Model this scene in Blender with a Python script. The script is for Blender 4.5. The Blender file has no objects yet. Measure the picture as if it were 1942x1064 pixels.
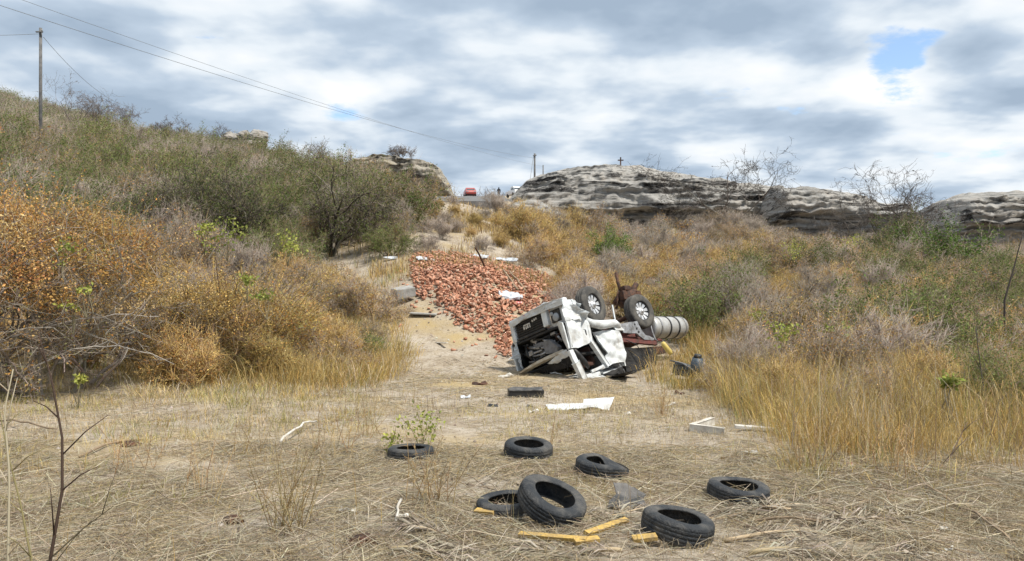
import bpy, bmesh, math, random
import numpy as np
from mathutils import Matrix, Vector, Euler, noise as mnoise

# ------------------------------------------------------------------ camera
scene = bpy.context.scene
COL = scene.collection
CAM_Z, FPX, CX, CY = 2.0, 1524.0, 971.0, 532.0
cam_d = bpy.data.cameras.new('camera')
cam = bpy.data.objects.new('camera', cam_d); COL.objects.link(cam)
cam_d.sensor_width = 36.0
cam_d.lens = 36.0 * FPX / 1942.0
cam_d.clip_end = 3000
cam.location = (0, 0, CAM_Z)
cam.rotation_euler = (math.radians(90), 0, 0)
scene.camera = cam

# ------------------------------------------------------------------ sky and sun
SKY_X, SKY_Y = 1.7, 4.1
SUN_EL, SUN_AZ = 60.0, 122.0          # azimuth measured clockwise from +Y (the view direction)
world = bpy.data.worlds.new('World'); scene.world = world; world.use_nodes = True
nt = world.node_tree; nt.nodes.clear()
def wn(kind, **kw):
    n = nt.nodes.new(kind)
    for k, v in kw.items(): setattr(n, k, v)
    return n
def wl(a, b): nt.links.new(a, b)
def wmath(op, a, b=None, clamp=False):
    n = wn('ShaderNodeMath', operation=op, use_clamp=clamp)
    for i, v in enumerate((a, b)):
        if v is None: continue
        if isinstance(v, (int, float)): n.inputs[i].default_value = v
        else: wl(v, n.inputs[i])
    return n.outputs[0]
w_out = wn('ShaderNodeOutputWorld')
sky = wn('ShaderNodeTexSky', sky_type='NISHITA', sun_disc=False)
sky.sun_elevation = math.radians(SUN_EL); sky.sun_rotation = math.radians(SUN_AZ)
sky.air_density = 1.0; sky.dust_density = 0.6; sky.ozone_density = 1.5
bg_sky = wn('ShaderNodeBackground'); bg_sky.inputs[1].default_value = 0.145
wl(sky.outputs[0], bg_sky.inputs[0])
tc = wn('ShaderNodeTexCoord')
sep = wn('ShaderNodeSeparateXYZ'); wl(tc.outputs['Generated'], sep.inputs[0])
zz = wmath('ADD', wmath('MAXIMUM', sep.outputs[2], 0.0), 0.16)
cx = wmath('DIVIDE', sep.outputs[0], zz); cy = wmath('DIVIDE', sep.outputs[1], zz)
comb = wn('ShaderNodeCombineXYZ'); wl(cx, comb.inputs[0]); wl(cy, comb.inputs[1])
comb.inputs[2].default_value = 3.7
def wnoise(scale, detail, rough, vec, dist=0.0, off=(0, 0, 0)):
    m = wn('ShaderNodeMapping'); m.inputs['Location'].default_value = off
    wl(vec, m.inputs[0])
    n = wn('ShaderNodeTexNoise'); n.inputs['Scale'].default_value = scale
    n.inputs['Detail'].default_value = detail; n.inputs['Roughness'].default_value = rough
    n.inputs['Distortion'].default_value = dist
    wl(m.outputs[0], n.inputs['Vector']); return n.outputs['Fac']
big = wnoise(0.75, 2.0, 0.5, comb.outputs[0], 0.2, (SKY_X, SKY_Y, 0))
mid = wnoise(1.9, 10.0, 0.56, comb.outputs[0], 0.1, (5.2, 0.4, 0))
mid2 = wnoise(1.9, 4.0, 0.5, comb.outputs[0], 0.1, (5.2 - 0.03, 0.4 + 0.16, 0))   # the same clouds a step towards the sun
fine = wnoise(6.0, 8.0, 0.62, comb.outputs[0], 0.3, (0.3, 2.2, 1.0))
def gap(px, py, r, amount):
    """a thin spot in the cloud deck"""
    v = Vector(((px - CX) / FPX, 1.0, (CY - py) / FPX)).normalized()
    dp = wn('ShaderNodeVectorMath', operation='DISTANCE'); wl(tc.outputs['Generated'], dp.inputs[0])
    dp.inputs[1].default_value = v
    mr = wn('ShaderNodeMapRange', interpolation_type='SMOOTHERSTEP'); wl(dp.outputs['Value'], mr.inputs[0])
    mr.inputs[1].default_value = r; mr.inputs[2].default_value = 0.0; mr.inputs[3].default_value = 0.0; mr.inputs[4].default_value = amount
    return mr.outputs[0]
g = wmath('ADD', gap(1684, 128, 0.095, 0.32), gap(1950, 330, 0.13, 0.11))
g = wmath('SUBTRACT', g, gap(1620, 215, 0.07, 0.10))
g = wmath('ADD', g, gap(645, 212, 0.07, 0.10))
dens = wmath('ADD', wmath('ADD', wmath('MULTIPLY', wmath('SUBTRACT', big, .5), 0.75), wmath('MULTIPLY', wmath('SUBTRACT', mid, .5), 1.0)), wmath('MULTIPLY', wmath('SUBTRACT', fine, .5), 0.34))
dens = wmath('SUBTRACT', wmath('ADD', dens, 0.63), g)
cover = wn('ShaderNodeMapRange', interpolation_type='SMOOTHSTEP'); wl(dens, cover.inputs[0])
cover.inputs[1].default_value = 0.34; cover.inputs[2].default_value = 0.45
# brightness: thin edges and sunward sides white, thick undersides blue-grey
relief = wmath('MULTIPLY', wmath('SUBTRACT', mid, mid2), 2.4)
thick = wmath('MULTIPLY', wmath('SUBTRACT', dens, 0.60), -1.9)
lum = wmath('ADD', wmath('ADD', wmath('ADD', relief, thick), 0.47), wmath('MULTIPLY', wmath('SUBTRACT', fine, .5), 0.35))
ramp = wn('ShaderNodeValToRGB'); wl(lum, ramp.inputs[0])
cr = ramp.color_ramp; cr.interpolation = 'LINEAR'
cr.elements[0].position = 0.10; cr.elements[0].color = (0.36, 0.455, 0.575, 1)
cr.elements[1].position = 0.95; cr.elements[1].color = (0.98, 0.985, 0.99, 1)
e = cr.elements.new(0.38); e.color = (0.50, 0.60, 0.72, 1)
e = cr.elements.new(0.62); e.color = (0.78, 0.845, 0.905, 1)
bg_cl = wn('ShaderNodeBackground'); bg_cl.inputs[1].default_value = 0.75
wl(ramp.outputs[0], bg_cl.inputs[0])
mixw = wn('ShaderNodeMixShader'); wl(cover.outputs[0], mixw.inputs[0])
wl(bg_sky.outputs[0], mixw.inputs[1]); wl(bg_cl.outputs[0], mixw.inputs[2]); wl(mixw.outputs[0], w_out.inputs[0])

sun_d = bpy.data.lights.new('sun', 'SUN'); sun_d.energy = 3.7; sun_d.angle = math.radians(3.5)
sun_d.color = (1.0, 0.95, 0.86)
sun = bpy.data.objects.new('sun', sun_d); COL.objects.link(sun)
_az, _el = math.radians(SUN_AZ), math.radians(SUN_EL)
to_sun = Vector((math.sin(_az) * math.cos(_el), math.cos(_az) * math.cos(_el), math.sin(_el)))
sun.rotation_euler = to_sun.to_track_quat('Z', 'Y').to_euler()
vs = scene.view_settings
vs.view_transform = 'Standard'; vs.look = 'None'; vs.exposure = 0.52; vs.gamma = 1.0; vs.use_curve_mapping = False
cy_ = scene.cycles
cy_.use_adaptive_sampling = True; cy_.adaptive_threshold = 0.02
cy_.max_bounces = 4; cy_.diffuse_bounces = 2; cy_.glossy_bounces = 2; cy_.transmission_bounces = 3; cy_.transparent_max_bounces = 4
scene.render.resolution_x, scene.render.resolution_y = 1024, 561

# ------------------------------------------------------------------ small tools
RNG = np.random.default_rng(7)
random.seed(7)
def tag(o, label=None, cat=None, group=None, kind=None):
    for k, v in (('label', label), ('category', cat), ('group', group), ('kind', kind)):
        if v: o[k] = v
    return o
def empty(name, loc, rz=0.0):
    o = bpy.data.objects.new(name, None); COL.objects.link(o)
    o.location = loc; o.rotation_euler = (0, 0, rz); o.empty_display_size = 0.1
    return o
def link(name, me, mat, parent=None, loc=None):
    if mat is not None and not me.materials: me.materials.append(mat)
    o = bpy.data.objects.new(name, me); COL.objects.link(o)
    if parent: o.parent = parent
    if loc is not None: o.location = loc
    return o
def npmesh(name, V, F, C=None, smooth=False):
    """V (n,3), F (m,k) array of equal-sided faces, or list of such arrays; C per-vertex rgb"""
    Fs = [f for f in (F if isinstance(F, list) else [F]) if len(f)]
    me = bpy.data.meshes.new(name)
    V = np.asarray(V, np.float32)
    me.vertices.add(len(V)); me.vertices.foreach_set('co', V.ravel())
    nl = sum(f.size for f in Fs); npol = sum(len(f) for f in Fs)
    me.loops.add(nl); me.polygons.add(npol)
    me.loops.foreach_set('vertex_index', np.concatenate([f.ravel() for f in Fs]).astype(np.int32))
    cnt = np.concatenate([np.full(len(f), f.shape[1], np.int32) for f in Fs])
    me.polygons.foreach_set('loop_start', np.r_[0, np.cumsum(cnt)[:-1]].astype(np.int32))
    if smooth: me.polygons.foreach_set('use_smooth', np.ones(npol, bool))
    if C is not None:
        a = me.color_attributes.new('Col', 'FLOAT_COLOR', 'POINT')
        a.data.foreach_set('color', np.c_[C, np.ones(len(C))].astype(np.float32).ravel())
    me.update(calc_edges=True)
    return me
def vnoise(x, y, seed=0):
    """smooth value noise in [-1,1]"""
    x = np.asarray(x, float); y = np.asarray(y, float)
    xi = np.floor(x).astype(np.int64); yi = np.floor(y).astype(np.int64)
    xf = x - xi; yf = y - yi
    xf = xf * xf * (3 - 2 * xf); yf = yf * yf * (3 - 2 * yf)
    def h(a, b):
        n = (a * 374761393 + b * 668265263 + seed * 974634777) & 0xffffffff
        n = ((n ^ (n >> 13)) * 1274126177) & 0xffffffff
        return ((n ^ (n >> 16)) & 0xffff) / 32767.5 - 1
    return ((h(xi, yi) * (1 - xf) + h(xi + 1, yi) * xf) * (1 - yf) + (h(xi, yi + 1) * (1 - xf) + h(xi + 1, yi + 1) * xf) * yf)
def norm(a):
    return a / np.maximum(np.linalg.norm(a, axis=-1, keepdims=True), 1e-9)

# ------------------------------------------------------------------ materials
def new_mat(name):
    m = bpy.data.materials.new(name); m.use_nodes = True
    n = m.node_tree.nodes; return m, n, m.node_tree.links, n['Principled BSDF']
def mat(name, col, rough=0.7, metal=0.0, col2=None, scale=6.0, bump=0.0, bscale=30.0, fac=(0.4, 0.65), spec=0.4, stretch=None):
    m, n, l, b = new_mat(name)
    b.inputs['Roughness'].default_value = rough; b.inputs['Metallic'].default_value = metal
    b.inputs['Specular IOR Level'].default_value = spec
    b.inputs['Base Color'].default_value = (*col, 1)
    t = n.new('ShaderNodeTexCoord'); vec = t.outputs['Object']
    if stretch:
        mp = n.new('ShaderNodeMapping'); mp.inputs['Scale'].default_value = stretch
        l.new(vec, mp.inputs[0]); vec = mp.outputs[0]
    if col2:
        no = n.new('ShaderNodeTexNoise'); no.inputs['Scale'].default_value = scale
        no.inputs['Detail'].default_value = 7; no.inputs['Roughness'].default_value = 0.65
        l.new(vec, no.inputs['Vector'])
        mr = n.new('ShaderNodeMapRange'); l.new(no.outputs['Fac'], mr.inputs[0])
        mr.inputs[1].default_value, mr.inputs[2].default_value = fac
        mx = n.new('ShaderNodeMixRGB'); l.new(mr.outputs[0], mx.inputs[0])
        mx.inputs[1].default_value = (*col, 1); mx.inputs[2].default_value = (*col2, 1)
        l.new(mx.outputs[0], b.inputs['Base Color'])
    if bump:
        nb = n.new('ShaderNodeTexNoise'); nb.inputs['Scale'].default_value = bscale; nb.inputs['Detail'].default_value = 6
        l.new(vec, nb.inputs['Vector'])
        bp = n.new('ShaderNodeBump'); bp.inputs['Strength'].default_value = bump; bp.inputs['Distance'].default_value = 0.03
        l.new(nb.outputs['Fac'], bp.inputs['Height']); l.new(bp.outputs[0], b.inputs['Normal'])
    return m
def plant_mat(name, translucent=0.25, var=0.25):
    m, n, l, b = new_mat(name)
    b.inputs['Roughness'].default_value = 0.85; b.inputs['Specular IOR Level'].default_value = 0.15
    a = n.new('ShaderNodeAttribute'); a.attribute_name = 'Col'
    oi = n.new('ShaderNodeObjectInfo')
    hs = n.new('ShaderNodeHueSaturation')
    mr = n.new('ShaderNodeMapRange'); l.new(oi.outputs['Random'], mr.inputs[0])
    mr.inputs[3].default_value = 1 - var; mr.inputs[4].default_value = 1 + var
    l.new(mr.outputs[0], hs.inputs['Value'])
    mh = n.new('ShaderNodeMapRange'); l.new(oi.outputs['Random'], mh.inputs[0])
    mh.inputs[3].default_value = 0.5 + 0.012 * (var / .25); mh.inputs[4].default_value = 0.5 - 0.012 * (var / .25)
    l.new(mh.outputs[0], hs.inputs['Hue'])
    l.new(a.outputs['Color'], hs.inputs['Color']); l.new(hs.outputs[0], b.inputs['Base Color'])
    if translucent:
        tr = n.new('ShaderNodeBsdfTranslucent'); l.new(hs.outputs[0], tr.inputs[0])
        ms = n.new('ShaderNodeMixShader'); ms.inputs[0].default_value = translucent
        out = n['Material Output']
        l.new(b.outputs[0], ms.inputs[1]); l.new(tr.outputs[0], ms.inputs[2]); l.new(ms.outputs[0], out.inputs[0])
    return m
M = {}
M['leaf'] = plant_mat('leaf'); M['bark'] = plant_mat('bark', 0, 0.2)
M['grass'] = plant_mat('dry_grass', 0.22, 0.0)
M['white_paint'] = mat('scuffed_white_paint', (0.66, 0.69, 0.70), 0.5, 0, (0.33, 0.30, 0.26), 3.2, 0.25, 9, (0.42, 0.76))
M['cream_paint'] = mat('dirty_cream_panel', (0.52, 0.49, 0.42), 0.55, 0, (0.30, 0.25, 0.18), 5.0)
M['black_plastic'] = mat('black_plastic', (0.018, 0.018, 0.02), 0.5, 0, (0.04, 0.038, 0.035), 8.0)
M['void'] = mat('dark_cavity', (0.010, 0.010, 0.011), 0.8, 0, (0.03, 0.027, 0.024), 6.0)  # near-black puts the dark of the open bay and windscreen cavity into the colour
M['steel'] = mat('dull_steel', (0.40, 0.40, 0.41), 0.45, 0.6, (0.22, 0.21, 0.20), 9.0)
M['grey_part'] = mat('grey_moulded_part', (0.17, 0.17, 0.18), 0.6, 0, (0.10, 0.10, 0.10), 9.0)
M['alloy'] = mat('polished_wheel_metal', (0.72, 0.72, 0.73), 0.35, 0.55, (0.50, 0.49, 0.47), 10.0)
M['wheel_dark'] = mat('wheel_recess', (0.02, 0.02, 0.021), 0.6)
M['truck_tyre'] = mat('dusty_truck_rubber', (0.060, 0.058, 0.055), 0.85, 0, (0.13, 0.12, 0.105), 4.0, 0.3, 25, spec=0.2)
M['tyre'] = mat('weathered_tyre_rubber', (0.024, 0.027, 0.031), 0.66, 0, (0.14, 0.13, 0.115), 5.0, 0.5, 55, (0.44, 0.80), spec=0.3)
M['red_frame'] = mat('oxide_red_frame', (0.15, 0.04, 0.033), 0.7, 0, (0.07, 0.035, 0.028), 5.0, .3)
M['rust'] = mat('oily_rust', (0.035, 0.022, 0.017), 0.75, 0.1, (0.13, 0.055, 0.028), 9.0, 0.5, 30)
M['tank'] = mat('aluminium_tank', (0.50, 0.50, 0.49), 0.45, 0.35, (0.36, 0.34, 0.31), 4.0)
M['glass'] = mat('lamp_glass', (0.30, 0.32, 0.34), 0.15, 0, spec=0.8)
M['amber'] = mat('amber_lens', (0.42, 0.36, 0.24), 0.3)
M['red_lens'] = mat('red_plastic', (0.45, 0.02, 0.03), 0.4)
M['seat'] = mat('brown_seat_cloth', (0.10, 0.05, 0.035), 0.9, 0, (0.05, 0.03, 0.025), 8)
M['yellow'] = mat('faded_yellow_board', (0.52, 0.34, 0.09), 0.75, 0, (0.28, 0.20, 0.10), 11, 0.5, 40, (.42, .72))
M['bone'] = mat('bleached_white', (0.62, 0.60, 0.55), 0.8, 0, (0.42, 0.38, 0.32), 8)
M['blue_part'] = mat('blue_grey_casting', (0.045, 0.065, 0.085), 0.5, 0.1, (0.10, 0.12, 0.14), 8, 0.3)
M['concrete'] = mat('weathered_concrete', (0.36, 0.35, 0.33), 0.9, 0, (0.22, 0.21, 0.19), 5, 0.4, 25)
M['tarp'] = mat('pale_plastic_sheet', (0.60, 0.63, 0.66), 0.5, 0, (0.40, 0.43, 0.47), 7)
M['wood'] = mat('weathered_timber', (0.30, 0.22, 0.14), 0.85, 0, (0.20, 0.15, 0.10), 6, 0.3, 40, stretch=(1, 1, 6))
M['pole'] = mat('grey_pole_concrete', (0.10, 0.10, 0.10), 0.9, 0, (0.17, 0.165, 0.16), 3)
M['wire'] = mat('cable', (0.22, 0.23, 0.24), 0.7)
M['litter_white'] = mat('white_plastic_scrap', (0.70, 0.70, 0.68), 0.5, 0, (0.5, 0.48, 0.44), 20)
M['litter_red'] = mat('red_plastic_scrap', (0.50, 0.08, 0.07), 0.5, 0, (0.62, 0.50, 0.46), 14, 0, 30, (0.5, 0.55))
M['road'] = mat('grey_asphalt', (0.13, 0.13, 0.13), 0.9, 0, (0.18, 0.175, 0.17), 1.5, 0.2, 40)
M['car_red'] = mat('red_car_paint', (0.42, 0.05, 0.04), 0.35, 0, (.34, .10, .08), 3.0, spec=0.6)
M['car_white'] = mat('white_car_paint', (0.75, 0.75, 0.75), 0.3, 0, spec=0.6)
M['car_glass'] = mat('car_glass', (0.05, 0.06, 0.07), 0.08, 0, spec=0.9)
M['cloth_dark'] = mat('dark_clothes', (0.02, 0.02, 0.024), 0.9)
M['flap'] = mat('black_rubber_flap', (0.045, 0.045, 0.045), 0.75, 0, (0.15, 0.14, 0.13), 6, 0.3, 20)

# ------------------------------------------------------------------ ground shape
# every column: bearing (photo column) -> list of (distance, height)
NEAR = [(0, .08), (4, .05), (6, 0.0), (9, -.05), (14, -.25), (18, -.45)]
COLS = {
 -1200: NEAR + [(24, .6), (35, 5), (60, 15), (90, 27), (125, 42), (150, 44), (260, 30), (600, 10)],
 -250: NEAR + [(22, .1), (30, 2.4), (50, 9), (80, 19.5), (122, 34), (145, 35), (240, 25), (600, 8)],
 0:    NEAR + [(22, .0), (30, 1.9), (50, 7.4), (80, 16.5), (120, 29.6), (140, 30.5), (230, 22), (600, 8)],
 250:  NEAR + [(22, -.2), (30, 1.4), (50, 6.2), (80, 14.0), (118, 24.0), (140, 24.5), (230, 18), (600, 8)],
 480:  NEAR + [(22, -.5), (30, 1.0), (50, 5.6), (80, 12.6), (115, 20.6), (140, 20.5), (230, 15), (600, 8)],
 650:  NEAR + [(22, -.6), (30, 1.0), (40, 3.3), (50, 5.0), (80, 11.2), (100, 14.6), (140, 15), (230, 12), (600, 8)],
 760:  NEAR + [(22, -.6), (26, -.2), (30, 1.2), (34, 2.65), (45, 5.2), (60, 7.7), (80, 10.3), (100, 12.0), (140, 15), (230, 11), (600, 8)],
 900:  NEAR + [(22, -.6), (26, -.2), (30, 1.2), (34, 2.65), (45, 4.7), (60, 7.2), (76, 9.6), (110, 13.2), (138, 16.6), (160, 16.5), (230, 11), (600, 8)],
 1010: NEAR + [(22, -.6), (28, .1), (34, 1.7), (45, 4.0), (60, 6.6), (80, 9.2), (110, 12.8), (138, 16.0), (160, 16), (230, 11), (600, 8)],
 1200: NEAR + [(22, -.6), (28, -.2), (35, .8), (50, 2.8), (68, 5.2), (76, 6.6), (95, 8.6), (140, 10), (230, 9), (600, 8)],
 1400: NEAR + [(22, -.5), (28, -.1), (40, 1.3), (58, 4.0), (70, 7.4), (80, 8.2), (95, 8.6), (140, 8), (230, 8), (600, 8)],
 1500: NEAR + [(22, -.5), (28, -.1), (40, 1.3), (60, 3.9), (80, 6.2), (95, 7.0), (140, 8), (230, 8), (600, 8)],
 1900: NEAR + [(22, -.4), (28, .0), (40, 1.2), (60, 3.6), (80, 5.8), (95, 6.6), (140, 8), (230, 8), (600, 8)],
 3200: NEAR + [(22, -.3), (28, .0), (40, 1.2), (60, 3.4), (80, 5.4), (95, 6.2), (140, 8), (230, 8), (600, 8)],
}
_T = np.linspace(-1.6, 1.6, 201); _D = np.arange(0, 600.5, 0.5)
_ct = np.array([(k - CX) / FPX for k in COLS]); _cz = np.array([np.interp(_D, *zip(*v)) for v in COLS.values()])
_Z = np.array([np.interp(_T, _ct, _cz[:, i]) for i in range(len(_D))]).T
def _blur(a, k, ax):
    ker = np.hanning(k + 2)[1:-1]; ker /= ker.sum()
    p = [(0, 0), (0, 0)]; p[ax] = (k // 2, k // 2)
    return np.apply_along_axis(lambda r: np.convolve(r, ker, 'valid'), ax, np.pad(a, p, mode='edge'))
_Z = _blur(_blur(_Z, 9, 1), 7, 0)
def H(x, y):
    x = np.asarray(x, float); y = np.asarray(y, float)
    t = np.clip(x / np.maximum(y, 6.0), -1.599, 1.599); d = np.clip(y, 0, 599.9)
    ti = (t + 1.6) / 3.2 * 200; di = d / 0.5
    i = np.floor(ti).astype(int); j = np.floor(di).astype(int); a = ti - i; b = di - j
    z = (_Z[i, j] * (1 - a) * (1 - b) + _Z[i + 1, j] * a * (1 - b) + _Z[i, j + 1] * (1 - a) * b + _Z[i + 1, j + 1] * a * b)
    rough = np.clip((y - 22) / 40, 0, 1)
    z = z + 0.05 * vnoise(x * .7, y * .7, 1) + 0.025 * vnoise(x * 2.1, y * 2.1, 2) + rough * (0.35 * vnoise(x * .22, y * .22, 3) + .12 * vnoise(x * .8, y * .8, 4))
    # furrow of dry litter across the clearing
    z = z + 0.06 * np.exp(-((y - 10.4 - 0.12 * x) / 0.35) ** 2) * (x < -0.8)
    # low heap under the spilled bricks
    z = z + 0.30 * np.exp(-(((x + 1.1 + 0.02 * y) / 2.6) ** 2 + ((y - 30.2) / 3.2) ** 2) ** 2)
    return z
def h1(x, y): return float(H(x, y))
def at(px, py, lift=0.0):
    """the spot of ground seen at a photo pixel"""
    d = np.arange(3.0, 160, 0.02); x = (px - CX) / FPX * d; z = CAM_Z - (py - CY) / FPX * d
    k = np.argmax(H(x, d) >= z) ; return Vector((x[k], d[k], h1(x[k], d[k]) + lift))
def pt(px, py, d): return Vector(((px - CX) / FPX * d, d, CAM_Z - (py - CY) / FPX * d))
def px_of(x, y): return CX + FPX * x / y

def axis(bands):
    out = []
    for a, b, s in bands: out.append(np.arange(a, b, s))
    return np.concatenate(out + [[bands[-1][1]]])
gx = axis([(-420, -120, 20), (-120, -40, 2.5), (-40, -14, .6), (-14, 14, .11), (14, 40, .6), (40, 120, 2.5), (120, 420, 20)])
gy = axis([(-60, 0, 8), (0, 4, .5), (4, 14, .09), (14, 36, .2), (36, 80, .6), (80, 170, 1.6), (170, 600, 15)])
X, Y = np.meshgrid(gx, gy)
Zg = H(X, Y)
near = np.clip((18 - np.hypot(X, Y)) / 6, 0, 1)
Zg = Zg + near * (0.012 * vnoise(X * 7, Y * 7, 8) + 0.007 * vnoise(X * 17, Y * 17, 9))
nx, ny = len(gx), len(gy)
I = np.arange(nx * ny).reshape(ny, nx)
F = np.stack([I[:-1, :-1], I[:-1, 1:], I[1:, 1:], I[1:, :-1]], -1).reshape(-1, 4)
me = npmesh('ground', np.c_[X.ravel(), Y.ravel(), Zg.ravel()], F, None, True)
m, n, l, b = new_mat('dry_earth')
b.inputs['Roughness'].default_value = 0.95; b.inputs['Specular IOR Level'].default_value = 0.1
tcn = n.new('ShaderNodeTexCoord')
def gn(scale, detail=8, rough=.6):
    k = n.new('ShaderNodeTexNoise'); k.inputs['Scale'].default_value = scale; k.inputs['Detail'].default_value = detail
    k.inputs['Roughness'].default_value = rough; l.new(tcn.outputs['Object'], k.inputs['Vector']); return k.outputs['Fac']
def gmix(fac, c1, c2, lo, hi):
    mr = n.new('ShaderNodeMapRange'); l.new(fac, mr.inputs[0]); mr.inputs[1].default_value = lo; mr.inputs[2].default_value = hi
    mx = n.new('ShaderNodeMixRGB'); l.new(mr.outputs[0], mx.inputs[0])
    for i, c in ((1, c1), (2, c2)):
        if isinstance(c, tuple): mx.inputs[i].default_value = (*c, 1)
        else: l.new(c, mx.inputs[i])
    return mx.outputs[0]
c1 = gmix(gn(1.1), (0.42, 0.365, 0.295), (0.31, 0.255, 0.19), .42, .62)
c2 = gmix(gn(9.0), c1, (0.19, 0.145, 0.10), .48, .68)
c3 = gmix(gn(45.0, 4), c2, (0.46, 0.39, 0.29), .55, .75)
c4 = gmix(gn(0.35), c3, (0.38, 0.29, 0.155), .50, .66)
l.new(c4, b.inputs['Base Color'])
bp = n.new('ShaderNodeBump'); bp.inputs['Strength'].default_value = .8; bp.inputs['Distance'].default_value = .04
l.new(gn(22.0, 8, .7), bp.inputs['Height']); l.new(bp.outputs[0], b.inputs['Normal'])
ground = link('ground', me, m); tag(ground, 'sandy dry earth of the clearing and slopes', None, None, 'structure')

# ------------------------------------------------------------------ vegetation tools
def tube(points, radii, sides=5, cap=True):
    P = np.asarray(points, float); R = np.asarray(radii, float); k = len(P)
    tan = norm(np.gradient(P, axis=0))
    ref = np.where(np.abs(tan[:, 2:3]) < 0.9, np.array([[0, 0, 1.]]), np.array([[1., 0, 0]]))
    u = norm(np.cross(ref, tan)); v = np.cross(tan, u)
    a = np.linspace(0, 2 * np.pi, sides, endpoint=False)
    V = P[:, None, :] + R[:, None, None] * (np.cos(a)[None, :, None] * u[:, None, :] + np.sin(a)[None, :, None] * v[:, None, :])
    V = V.reshape(-1, 3)
    I = np.arange(k * sides).reshape(k, sides); J = np.roll(I, -1, 1)
    F = [np.stack([I[:-1], J[:-1], J[1:], I[1:]], -1).reshape(-1, 4)]
    if cap: F += [I[0][::-1][None], I[-1][None]]
    return V, F
def spikes(p0, p1, r):
    """tapered three-sided twigs from p0 to p1"""
    d = norm(p1 - p0); ref = norm(RNG.normal(size=d.shape)); u = norm(np.cross(d, ref)); v = np.cross(d, u)
    r = np.broadcast_to(np.asarray(r, float), (len(p0),))[:, None]
    V = np.stack([p0 + r * u, p0 + r * (-.5 * u + .866 * v), p0 + r * (-.5 * u - .866 * v), p1], 1)
    b = np.arange(len(p0))[:, None] * 4
    F = np.concatenate([b + np.array([[0, 1, 3]]), b + np.array([[1, 2, 3]]), b + np.array([[2, 0, 3]])])
    return V.reshape(-1, 3), F
def prisms(p0, p1, r0, r1):
    d = norm(p1 - p0); ref = norm(RNG.normal(size=d.shape)); u = norm(np.cross(d, ref)); v = np.cross(d, u)
    r0 = np.asarray(r0)[:, None]; r1 = np.asarray(r1)[:, None]
    c = [u, -.5 * u + .866 * v, -.5 * u - .866 * v]
    V = np.stack([p0 + r0 * q for q in c] + [p1 + r1 * q for q in c], 1)
    b = np.arange(len(p0))[:, None] * 6
    F = np.concatenate([b + np.array([[0, 1, 4, 3]]), b + np.array([[1, 2, 5, 4]]), b + np.array([[2, 0, 3, 5]])])
    return V.reshape(-1, 3), F
def leaves(p, size, aspect=0.5, flat=0.0):
    """folded kite leaves, two triangles each"""
    k = len(p); d = norm(RNG.normal(size=(k, 3)) + np.array([0, 0, flat * 0])); q = norm(RNG.normal(size=(k, 3)))
    if flat: d[:, 2] *= (1 - flat); d = norm(d)
    s = norm(np.cross(d, q)); L = (size * RNG.uniform(.6, 1.4, k))[:, None]; W = L * aspect * .5
    nrm = np.cross(d, s)
    V = np.stack([p, p + d * L * .5 + s * W + nrm * W * .4, p + d * L, p + d * L * .5 - s * W + nrm * W * .4], 1)
    b = np.arange(k)[:, None] * 4
    return V.reshape(-1, 3), np.concatenate([b + np.array([[0, 1, 2]]), b + np.array([[0, 2, 3]])])
def pick(pal, k, jit=0.15):
    pal = np.asarray(pal, float); c = pal[RNG.integers(0, len(pal), k)]
    return np.clip(c * RNG.uniform(1 - jit, 1 + jit, (k, 1)) * RNG.uniform(.95, 1.05, (k, 3)), 0, 1)
class Acc:
    def __init__(s): s.V, s.F, s.C, s.n = [], [], [], 0
    def add(s, V, F, C):
        """C: one colour, or one per piece (vertices split evenly)"""
        C = np.asarray(C, float)
        C = np.tile(C, (len(V), 1)) if C.ndim == 1 else np.repeat(C, len(V) // len(C), 0)
        for f in (F if isinstance(F, list) else [F]): s.F.append(np.asarray(f) + s.n)
        s.V.append(V); s.C.append(C); s.n += len(V)
    def mesh(s, name, smooth=False):
        g = {}
        for f in s.F: g.setdefault(f.shape[1], []).append(f)
        return npmesh(name, np.concatenate(s.V), [np.concatenate(v) for v in g.values()], np.concatenate(s.C), smooth)

def skeleton(rng, stems, h, spread, levels, kids, wander=.25, up=.25, r0=.03, shrink=.62, seg=5, start=.25, base_r=.15, lean=(0, 0)):
    """branching skeleton: list of (points, radii, level)"""
    out = []
    def grow(p, d, L, r, lv):
        pts = [p]; q = p.copy(); dd = d.copy()
        for i in range(seg):
            dd = dd + rng.normal(size=3) * wander * (1 + .3 * lv) + np.array([lean[0], lean[1], up]) / seg
            dd = dd / np.linalg.norm(dd); q = q + dd * L / seg; pts.append(q.copy())
        out.append((np.array(pts), np.linspace(r, r * .45 if lv < levels else r * .25, seg + 1), lv))
        if lv < levels:
            for k in range(kids[lv]):
                t = rng.uniform(start, 1.0); i = min(int(t * seg), seg - 1)
                b = pts[i] + (pts[i + 1] - pts[i]) * (t * seg - i)
                ax = pts[i + 1] - pts[i]; ax = ax / np.linalg.norm(ax)
                s = rng.normal(size=3); s = s - ax * s.dot(ax); s = s / np.linalg.norm(s)
                nd = ax * rng.uniform(.5, 1.0) + s * rng.uniform(.5, 1.0); nd /= np.linalg.norm(nd)
                grow(b, nd, L * shrink * rng.uniform(.7, 1.25), r * (1 - .5 * t) * .62, lv + 1)
    for s in range(stems):
        a = 2 * np.pi * (s + rng.uniform(-.3, .3)) / stems; rr = base_r * rng.uniform(.2, 1)
        d = np.array([math.cos(a) * spread, math.sin(a) * spread, 1.0]) * 1.0; d[:2] *= rng.uniform(.4, 1.2); d /= np.linalg.norm(d)
        grow(np.array([math.cos(a) * rr, math.sin(a) * rr, -.05]), d, h * rng.uniform(.55, .8), r0 * rng.uniform(.7, 1.2), 0)
    return out
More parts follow.
